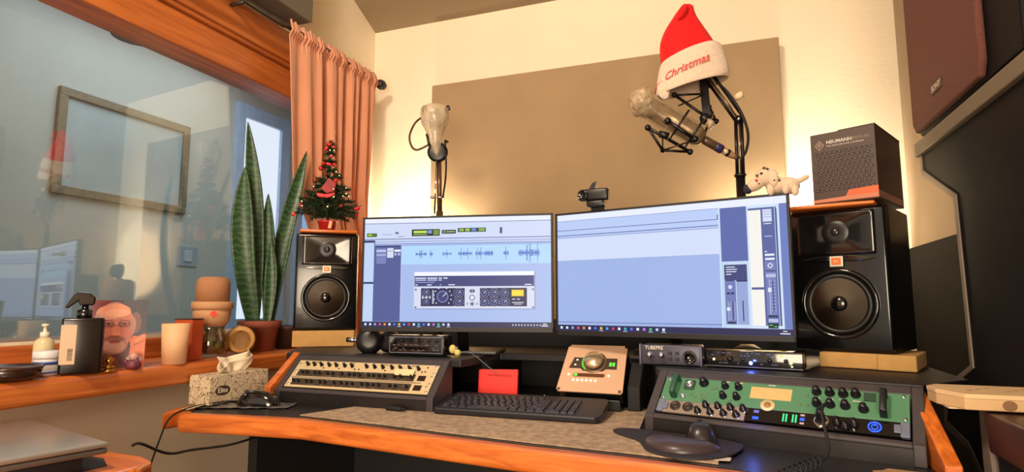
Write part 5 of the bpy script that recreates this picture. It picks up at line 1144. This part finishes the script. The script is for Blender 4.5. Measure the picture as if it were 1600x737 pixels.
WRAP = M('plastic_wrap', (196, 170, 134), 0.12, 0, var=0.1, scale=25, alpha=0.30, coat=0.8, bump=0.5, bscale=60)
WRAPD = M('plastic_wrap_dense', (214, 190, 156), 0.16, 0, var=0.2, scale=60, alpha=0.62, coat=0.8, bump=0.6, bscale=70)

YM = 1.90
mic = thing('condenser_microphone', 'nickel condenser microphone wrapped in clear plastic in a black spider mount', 'microphone', (0, 0, 0))
p0 = at(1003, 160, 1.84); p1 = at(1098, 217, 1.885); ax_ = (p1-p0).normalized(); Lm = (p1-p0).length
B().lat([(0.010, -0.012), (0.024, -0.004), (0.030, 0.01), (0.030, 0.055)], p0, ax_, 30).obj('grille_head', M('mic_grille', (150, 128, 100), 0.4, 0.7, var=0.3, scale=300, bump=0.4, bscale=800), mic)
B().lat([(0.0305, 0.055), (0.0305, Lm-0.02), (0.022, Lm), (0.014, Lm+0.004)], p0, ax_, 30).obj('body', MET, mic)
rings = [(p0+ax_*(Lm*t_), ax_, r) for t_, r in ((-.10, .028), (0, .040), (.12, .042), (.22, .036), (.4, .037), (.6, .037), (.8, .036), (.92, .034), (1.0, .026))]
crinkle(B(), rings, 0.035, 40, 3).obj('plastic_wrap', WRAP, mic)
rg = [(p0+ax_*(0.05*t_-0.028)+Vector((0, -0.004, 0)), ax_+Vector((0.2*t_, 0, 0.1)), r) for t_, r in ((-.35, .010), (0.0, .032), (.3, .044), (.6, .046), (.95, .038), (1.2, .036))]
crinkle(B(), rg, 0.07, 34, 5).obj('wrap_knot', WRAPD, mic)
p2 = at(1150, 246, 1.93); a2_ = (p2-p1).normalized()
B().lat([(0.012, 0), (0.014, 0.01), (0.014, 0.045), (0.011, 0.05)], p1, a2_, 20).obj('mic_connector', M('conn_brown', (120, 96, 76), 0.3, 0.6, var=0), mic)
L2m = (p2-p1).length
B().lat([(0.0135, 0.045), (0.0145, 0.05), (0.0145, 0.068), (0.0125, 0.07)], p1, a2_, 20).obj('cable_ring', M('ring_navy', (52, 44, 84), 0.4, var=0), mic)
B().lat([(0.0115, 0.07), (0.0115, L2m-0.022), (0.010, L2m-0.012), (0.008, L2m)], p1, a2_, 20).obj('cable_plug', M('plug_tan', (190, 156, 116), 0.35, 0.4, var=0), mic)
B().lat([(0.0122, L2m-0.035), (0.0122, L2m-0.026)], p1, a2_, 20).obj('plug_band', BLK, mic)
crinkle(B(), [(at(1105+k*2, 200-k*3, 1.88), (1, 0, 1), r) for k, r in enumerate((.006, .014, .012, .016, .008))], 0.12, 16, 9).obj('plastic_tail', WRAPD, mic)
sm = thing('shock_mount', 'black spider shock mount with elastic struts around the wrapped microphone', 'shock mount', (0, 0, 0))
def q(X, Y_, D): return at(980+X/3.88, 120+Y_/3.88, D)
b = B()
for r_, t_ in ((0.052, 0.62), (0.052, 0.86)):
    c = p0+ax_*Lm*t_; a_ = ax_.cross(Vector((0, 1, 0.2))).normalized(); b_ = ax_.cross(a_)
    b.tube([c+(a_*math.cos(2*PI*k/32)+b_*math.sin(2*PI*k/32))*r_ for k in range(32)], 0.0032, 7, True)
b.obj('inner_ring', STEEL, sm)
def strut(pts_, name='strut', r=0.0036, balls=True):
    b = B().tube(pts_, r, 7)
    if balls:
        for p in (pts_[0], pts_[-1]): b.ball(p, r*1.9, 10, 7)
    return b.obj(name, STEEL, sm)
lo1, lo2, lo3 = q(125, 308, 1.80), q(215, 445, 1.82), q(382, 455, 1.86)
strut([lo1, lo3], r=0.0052); strut([lo1, lo2], r=0.0042); strut([lo2, lo3], r=0.0042)
strut([q(245, 268, 1.79), q(412, 378, 1.81)], r=0.0058); strut([q(215, 370, 1.81), lo2], r=0.0024, balls=False); strut([lo2, q(405, 385, 1.83)], r=0.0024, balls=False)
u1, u2, u3 = q(285, 110, 1.90), q(447, 105, 1.92), q(442, 218, 1.92)
strut([u1, u2], r=0.0036); strut([u1, u3, q(540, 270, 1.95)], r=0.0050); strut([q(310, 176, 1.92), q(447, 115, 1.92)], r=0.0024, balls=False); strut([q(500, 180, 1.94), q(540, 270, 1.95)], r=0.0036)
strut([q(385, 395, 1.84), q(475, 330, 1.87), q(520, 215, 1.92)], r=0.0040, balls=False)
B().cyl(q(195, 345, 1.80), q(250, 360, 1.80), 0.011).obj('tension_knob', BLK, sm)
B().prism([(-0.013, -0.075), (0.013, -0.075), (0.013, 0.075), (-0.013, 0.075)], -0.006, 0.006, 'Y').obj('mount_post', STEEL, sm, q(475, 150, 1.925), (0, R(-3), 0), bevel=0.002)
B().cyl(q(470, 250, 1.91), q(472, 262, 1.95), 0.016).obj('pivot_knob', BLK, sm)
# boom arm
ba = thing('boom_arm', 'black and chrome boom arm rising behind the right screen to the Santa hat', 'mic arm', (at(1157, 300, YM+0.03).x, YM+0.03, 0.885))
ori = Vector(ba.location)
def rel(v): return Vector(v)-ori
e_ = rel(at(1154, 188, YM+0.03)); tp = rel(at(1108, 124, YM+0.02)); bt = Vector((0, 0, 0)); md = rel(at(1157, 276, YM+0.03))
sd = Vector((0.0085, 0, 0))
B().cyl(e_-sd, md-sd, 0.0055).cyl(e_+sd, md+sd, 0.0055).obj('lower_tubes', STEEL, ba)
B().cyl(e_+sd*0.2+Vector((0, -0.008, 0)), md+sd*0.2+Vector((0, -0.008, 0)), 0.0028).obj('chrome_rod', TUBEM, ba)
B().cyl(md-Vector((0, 0, 0.40)), md, 0.014, n=20).obj('pole', STEEL, ba); B().cyl(md, md+Vector((0, 0, 0.008)), 0.018).obj('pole_cap', BLK, ba)
B().lathe([(0.045, 0.002), (0.045, 0.02), (0.02, 0.035)], 24).obj('base', BLK, ba)
pn = Vector((0.006, 0, 0.005))
B().cyl(tp-pn, e_-pn, 0.0050).cyl(tp+pn*2.2, e_+pn*2.2, 0.0050).obj('upper_tubes', STEEL, ba)
B().cyl(tp+Vector((0, -0.01, 0)), e_+Vector((0, -0.01, 0)), 0.003).obj('chrome_rod', TUBEM, ba)
B().cyl(e_+Vector((0, -0.016, 0)), e_+Vector((0, 0.016, 0)), 0.012).obj('elbow', STEEL, ba); B().cyl(e_+Vector((0, -0.019, 0)), e_+Vector((0, -0.016, 0)), 0.006).obj('elbow_screw', CHR, ba)
sp_ = [tp.lerp(e_, 0.25+0.5*k/60)+Vector((math.cos(k*1.6)*0.004, -0.004+math.sin(k*1.6)*0.004, 0.004)) for k in range(61)]
B().tube(sp_, 0.0010, 5).obj('spring', TUBEM, ba)
crinkle(B(), [(rel(at(1152+k*1.6, 150-k*3.2+6, YM)), (0.3, 0, 1), r) for k, r in enumerate((.006, .012, .014, .010, .005))], 0.06, 16, 4).obj('tape_lump', M('tape_white', (230, 206, 170), 0.6), ba)
mc = B().tube(spline([at(1120, 128, 1.91), at(1140, 148, 1.90), at(1160, 180, 1.89), at(1169, 212, 1.90), at(1164, 240, 1.92), at(1151, 247, 1.93)], 8), 0.0042, 8).obj('microphone_cable', BLKM); tag(mc, 'black cable looping past the boom arm elbow to the wrapped microphone', 'cable')

# Santa hat
ht = thing('santa_hat', 'red Santa hat with white fluffy brim lettered Merry Christmas on the boom arm', 'hat', at(1082, 125, YM))
ho = Vector(ht.location); PXM = 1.80/922
def ring(cx, cy, hw, slope, dep=0.72, n=48, dz=0):
    c = at(cx, cy, YM+dz)-ho; out = []
    a_ = Vector((math.cos(slope), 0.0, math.sin(slope))); r = hw*PXM
    for k in range(n):
        t_ = 2*PI*k/n; out.append(c+a_*math.cos(t_)*r+Vector((0, 1, 0.12)).normalized()*math.sin(t_)*r*dep)
    return out
def loft(b, rs, wob=0, seed=1, cap=True):
    n = len(rs[0]); random.seed(seed); v = []; f = []
    for i, r in enumerate(rs):
        c = sum(r, Vector())/n
        for k, p in enumerate(r):
            v.append((c+(p-c)*(1+wob*(math.sin(k*2*PI/n*3+i*0.8)+0.6*math.sin(k*2*PI/n*7+i*1.7))))[:])
    for i in range(len(rs)-1):
        for k in range(n): f.append((i*n+k, i*n+(k+1) % n, (i+1)*n+(k+1) % n, (i+1)*n+k))
    if cap: f.append(tuple((len(rs)-1)*n+k for k in range(n)))
    return b._fin(v, f, None, True)
HR = M('hat_red', (228, 6, 12), 0.9, var=0.05, sheen=0.05, bump=0.1, bscale=300)
FUR = M('hat_fur', (240, 214, 190), 0.95, var=0.05, scale=60, bump=0.8, bscale=260, sheen=0.6)
rs = [ring(1077, 92, 47, R(17)), ring(1070, 76, 43, R(18)), ring(1064, 60, 38.5, R(21)), ring(1061, 46, 33, R(25)), ring(1062, 34, 27.5, R(28)), ring(1066, 24, 21, R(26)), ring(1070, 16, 15, R(14)), ring(1072.5, 10, 10, R(4)), ring(1073, 7.5, 6, 0), ring(1073, 6.5, 2, 0)]
loft(B(), rs, 0.02, 2).obj('cone', HR, ht, sub=1)
fd = [at(1071, 10, YM-0.03)-ho, at(1066, 18, YM-0.042)-ho, at(1062, 25, YM-0.046)-ho, at(1058, 30, YM-0.044)-ho]
B().tube(spline(fd, 4), [0.010, .011, .012, .013, .013, .013, .013, .012, .011, .010, .008, .006, .003][:13], 12).obj('folded_tip', HR, ht)
br_in = [ring(1082, 132, 53, R(12)), ring(1080, 116, 52, R(13)), ring(1077, 90, 46, R(17))]
br_out = [ring(1076, 84, 47, R(17)), ring(1077, 88, 51.5, R(17)), ring(1079, 104, 55.5, R(15)), ring(1081, 122, 58.5, R(12)), ring(1082, 134, 60, R(11)), ring(1082, 139, 58, R(11)), ring(1082, 136, 54, R(11)), ring(1081, 120, 52, R(12))]
loft(B(), br_out, 0.012, 6, cap=False).obj('fur_brim', FUR, ht, sub=1)
# fur flap hanging at the left
loft(B(), [ring(1036, 128, 11, R(30), 0.5, 16, -0.05), ring(1036, 140, 12, R(30), 0.5, 16, -0.05), ring(1040, 150, 8, R(30), 0.5, 16, -0.05), ring(1042, 155, 3, R(30), 0.5, 16, -0.05)], 0.03, 3).obj('fur_flap', FUR, ht, sub=1)
LR = M('embroidery_red', (206, 84, 70), 0.7, var=0)
def wraptext(body, size, a0, v0, dv, sx_=1.0):
    q_ = text(body, size, LR, None, ext=0.0006, shear=0.25, align='LEFT', off=0.0004)
    me = q_.data; bpy.data.objects.remove(q_)
    def surf(ang, v):
        lo_, hi_ = (1082, 134, 60.5, R(11)), (1077, 88, 52.5, R(17))
        cx, cy, hw, sl_ = (lerp(a, b_, v) for a, b_ in zip(lo_, hi_))
        c = at(cx, cy, YM)-ho; r = hw*PXM*1.02
        return c+Vector((math.cos(sl_), 0, math.sin(sl_)))*math.cos(ang)*r+Vector((0, 1, 0.12)).normalized()*math.sin(ang)*r*0.72
    for vt in me.vertices:
        x, y, z = vt.co
        ang = a0+x/0.105*sx_; p = surf(ang, v0+dv*x+y/0.095); nrm = Vector((math.cos(ang)*0.5, math.sin(ang), 0)).normalized()
        vt.co = p+nrm*(0.0015+z)
    o = bpy.data.objects.new('lettering', me); C.objects.link(o); o.parent = ht; return o
wraptext('Merry', 0.034, R(172), 0.24, 0.6)
wraptext('Christmas', 0.034, R(226), 0.40, 1.1)

# microphone on the left with pop filter
YL = 2.10
m2 = thing('stand_microphone', 'smaller plastic-wrapped microphone on a stand left of the acoustic panel edge', 'microphone', at(685, 240, YL))
mo = Vector(m2.location); PL_ = 2.35/922
def L_(px, py, D=YL): return at(px, py, D)-mo
hd_ = L_(681, 185)
crinkle(B(), [(L_(680, 166), (0, 0, 1), .040), (L_(680, 170), (0, 0, 1), .056), (L_(680, 182), (0, 0, 1), .060), (L_(679, 192), (0, 0, 1), .054), (L_(679, 202), (0, 0, 1), .042), (L_(680, 212), (0, 0, 1), .030), (L_(681, 226), (0, 0, 1), .022), (L_(682, 238), (0, 0, 1), .012), (L_(683, 244), (0, 0, 1), .004)], 0.03, 34, 6).obj('plastic_wrap', M('plastic_wrap_bag', (226, 208, 180), 0.14, 0, var=0.12, scale=25, alpha=0.62, coat=0.8, bump=0.5, bscale=60), m2)
B().cyl(L_(680, 178), L_(681, 200), 0.026, 0.024).ball(L_(680, 178), 0.026).obj('capsule', MET, m2)
B().lat([(0.042, 0), (0.042, 0.008), (0.03, 0.012), (0.0, 0.012)], L_(684, 238, YL+0.01), (0.35, -0.93, 0), 30).obj('holder_disc', BLK, m2)
B().cyl(L_(668, 212), L_(671, 228), 0.006).ball(L_(668, 211), 0.008).obj('clip', BLK, m2)
B().cyl(L_(695, 232), L_(696, 219), 0.005).cyl(L_(696, 219), L_(700, 222), 0.004).obj('clip', BLK, m2)
for x in (662, 698): B().tube(spline([L_(x, 176), L_(x-1, 168), L_(x+3, 166), L_(x+4, 172)], 4), 0.0045).obj('clip', BLK, m2)
pg = B().tube(spline([at(658, 184, YL), at(648, 193, YL), at(640, 212, YL-0.02), at(643, 228, YL-0.02), at(652, 234, YL-0.01), at(670, 226, YL)], 8), 0.0045, 8).obj('gooseneck', M('gooseneck_brown', (84, 56, 40), 0.4, 0.3, var=0)); tag(pg, 'thin looped gooseneck beside the smaller wrapped microphone', 'gooseneck')
ms_ = thing('microphone_stand', 'thin metal stand holding the smaller wrapped microphone behind the left screen', 'stand', (at(685, 330, YL+0.02).x, YL+0.02, 0.885))
so = Vector(ms_.location)
B().cyl(at(687, 330, YL+0.02)-so, at(686, 252, YL+0.02)-so, 0.010, n=16).cyl((0.005, 0, 0.02), at(687, 330, YL+0.02)-so, 0.014).obj('pole', M('pole_brown', (110, 84, 66), 0.3, 0.6, var=0), ms_)
B().cyl(at(679, 334, YL)-so, at(682, 250, YL)-so, 0.0035).obj('chrome_rod', CHR, ms_)
B().tube(spline([at(692, 308, YL)-so, at(696, 280, YL)-so, at(697, 255, YL)-so, at(696, 240, YL)-so], 6), 0.004).obj('brace', STEEL, ms_)
B().cyl(at(672, 308, YL)-so, at(694, 308, YL)-so, 0.003).ball(at(676, 308, YL)-so, 0.007).obj('thumb_screw', CHR, ms_)
B().lathe([(0.05, 0.002), (0.05, 0.014), (0.02, 0.03)], 24).obj('base', BLK, ms_)

# ================================================================ right side: cabinet, large speaker, console
cabt = thing('wall_cabinet', 'tall black cabinet with grey shelf edge along the right wall', 'cabinet', (0.58, 1.2, 0))
def cz(p): return [(y-1.2, z) for y, z in p]
prof = [(1.85, 1.44), (1.845, 1.385), (1.626, 1.285), (1.612, 0.905), (1.78, 0.842), (1.822, 0.766), (1.816, 0.735), (1.675, 0.712), (1.60, 0.66), (1.56, 0.0), (0.55, 0.0), (0.55, 1.44)]
CBK = M('cabinet_black', (13, 11, 16), 0.65, var=0.15, scale=30, spec=0.2)
B().prism(cz(prof), -0.078, -0.060, 'X').obj('side_panel', CBK, cabt)
EDG = M('edge_grey', (122, 108, 98), 0.5, var=0.05)
B().bb((0.04, 0.3, 0.0), (0.075, 1.30, 1.24)).obj('dark_backing', M('wall_shade_black', (12, 9, 10), 0.9, var=0, spec=0.1), cabt)  # added black board standing in for the shadowed wall behind the right speaker
B().bb((-0.09, -0.65, 1.436), (0.075, 0.655, 1.473)).obj('shelf', M('shelf_grey', (112, 100, 84), 0.55, var=0.05), cabt, bevel=0.003)
band = prof[0:9]; off = []
for i, p in enumerate(band):
    a = Vector(band[max(i-1, 0)]); c = Vector(band[min(i+1, len(band)-1)]); d = (c-a).normalized(); off.append((p[0]+d.y*0.016, p[1]-d.x*0.016))
B().prism(cz(band)+cz(off)[::-1], -0.0815, -0.058, 'X').obj('edge_strip', EDG, cabt)
ss = thing('hifi_speaker', 'large brown cloth speaker lettered SONY on the grey shelf edge', 'speaker', (0.58, 1.56, 1.479))
B().bb((-0.072, -0.31, 0.014), (0.072, 0.30, 0.62)).obj('cabinet', CBK, ss, bevel=0.006)
GRL_ = M('grille_brown', (112, 66, 56), 0.9, var=0.12, scale=160, bump=0.5, bscale=700)
B().prism([(-0.150, 0.018), (-0.165, 0.05), (-0.165, 0.58), (-0.15, 0.605), (0.285, 0.605), (0.303, 0.585), (0.303, 0.045), (0.278, 0.018)], -0.088, -0.0725, 'X').obj('grille', GRL_, ss, bevel=0.006, seg=3)
for y in (-0.27, 0.25): B().cyl((0, y, -0.004), (0, y, 0.014), 0.02).obj('foot', BLKM, ss)
B().bb((-0.0900, 0.050, 0.073), (-0.0880, 0.128, 0.098)).obj('name_plate', M('plate_brown', (60, 34, 28), 0.5, var=0), ss)
text('SONY', 0.021, M('plate_silver', (206, 190, 176), 0.35, 0.4, var=0), ss, (-0.0903, 0.089, 0.0855), (R(90), 0, R(-90)), off=0.0004, sx=1.15)
cn = thing('side_console', 'dark reddish console at the right edge carrying the pale notepad box', 'console', (0.46, 1.08, 0))
B().prism([(-0.072, -0.3), (0.038, -0.3), (0.038, 0.16), (-0.06, 0.16), (-0.072, 0.12)], 0.80, 0.863).obj('top', M('console_red_brown', (58, 34, 34), 0.35, var=0.1), cn, bevel=0.004)
B().bb((-0.055, -0.3, 0.0), (0.036, 0.14, 0.80)).obj('pedestal', BLKM, cn)
B().prism([(0.16, 0.80), (0.17, 0.86), (0.19, 0.86), (0.19, 0.70), (0.15, 0.60), (0.13, 0.60)], -0.06, -0.03, 'X').obj('edge_strip', EDG, cn)
nt_ = thing('notepad_box', 'pale notepad box with brown marks at the right edge of the frame', 'box', (0.352, 1.20, 0.8645), R(-1))
NP = M('notepad_cream', (206, 170, 124), 0.7, var=0.04)
B().prism([(0.008, 0.0), (0.30, 0.0), (0.30, 0.13), (0.0, 0.13), (-0.02, 0.10), (-0.018, 0.055)], 0.002, 0.026).obj('box', NP, nt_, bevel=0.002)
B().prism([(0.008, -0.001), (0.30, -0.001), (0.30, 0.131), (0.0, 0.131), (-0.021, 0.10), (-0.019, 0.054)], 0.0205, 0.0280).obj('cover', M('notepad_cover', (222, 188, 142), 0.65, var=0.04), nt_, bevel=0.001)
b = B()
for k in range(14): b.box((0.03+k*0.018, 0.05+0.02*(k % 3), 0.0284), (0.012, 0.002, 0.0004), (0, 0, 0.6))
b.obj('cover_marks', M('mark_tan', (150, 116, 80), 0.6, var=0), nt_)['kind'] = 'stuff'
for x, w_ in ((0.068, 0.020), (0.110, 0.02)):
    b = B(); b._fin([(x+w_/2*math.cos(2*PI*i/14), -0.0004, 0.0115+0.0085*math.sin(2*PI*i/14)) for i in range(14)], [tuple(range(14))]); b.obj('side_mark', M('mark_brown', (130, 92, 62), 0.6, var=0), nt_)
B().bb((-0.010, 0.02, 0.0), (0.02, 0.12, 0.002)).obj('pad_base', M('paper_cream', (222, 200, 166)), nt_)
# ================================================================ nest sub-parts under the part that carries them
NEST = {'studio_speaker': {'horn_throat': 'waveguide', 'tweeter': 'waveguide', 'surround': 'trim_ring', 'cone': 'trim_ring', 'dust_cap': 'trim_ring', 'badge_face': 'badge', 'lettering': 'badge'},
        'computer_monitor': {'stand_base': 'stand_neck', 'screen': 'bezel'},
        'channel_strip': {'display': 'faceplate', 'dark_strip': 'faceplate', 'screw': 'faceplate', 'scale_marks': 'faceplate', 'panel_marks': 'faceplate', 'divider': 'faceplate'},
        'green_preamp': {'screw': 'faceplate', 'label_plate': 'faceplate', 'panel_marks': 'faceplate', 'emblem': 'badge'},
        'desktop_controller': {'ring_lights': 'display_window', 'ring_lights.001': 'display_window', 'level_meter': 'display_window', 'indicator': 'display_window', 'knob_well': 'display_window', 'strip_light': 'strip_window'},
        'tube_preamp': {'lettering': 'front_panel', 'button': 'front_panel', 'dial': 'front_panel', 'end_cap': 'front_panel'},
        'pump_bottle': {'barcode': 'label'}, 'potted_snake_plant': {'soil': 'pot'}, 'capped_jar': {'red_mark': 'neck', 'flange': 'neck'},
        'microphone_carton': {'lettering': 'carton', 'emblem': 'carton', 'emblem_inner': 'carton', 'emblem_core': 'carton', 'orange_band': 'carton', 'orange_flash': 'carton', 'side_band': 'carton', 'embossed_pattern': 'carton', 'lid_flap': 'carton'},
        'plush_dog': {'nose': 'head', 'ear': 'head', 'eye': 'head', 'cheek_patch': 'head', 'leg': 'body', 'tail': 'body'},
        'santa_hat': {'lettering': 'fur_brim', 'folded_tip': 'cone'}, 'tissue_box': {'label_ground': 'carton', 'lettering': 'carton'},
        'hifi_speaker': {'name_plate': 'grille', 'lettering': 'grille'}, 'notepad_box': {'cover_marks': 'cover', 'side_mark': 'box'},
        'light_switch': {'rocker': 'plate'}, 'webcam': {'lens': 'body', 'cover_flap': 'body'}, 'computer_mouse': {'wheel': 'shell'},
        'keyboard': {}, 'condenser_microphone': {'cable_ring': 'mic_connector', 'plug_band': 'cable_plug'}}
stem = lambda n: n.split('.')[0]
for root in [o for o in C.objects if o.parent is None and o.type == 'EMPTY']:
    mp = NEST.get(stem(root.name))
    if not mp: continue
    kids = list(root.children); pts_ = {}
    for k in kids: pts_.setdefault(stem(k.name), k)
    for k in kids:
        tgt = pts_.get(mp.get(stem(k.name)))
        if tgt and tgt is not k and tgt.parent is root:
            k.parent = tgt; k.matrix_parent_inverse = tgt.matrix_basis.inverted()
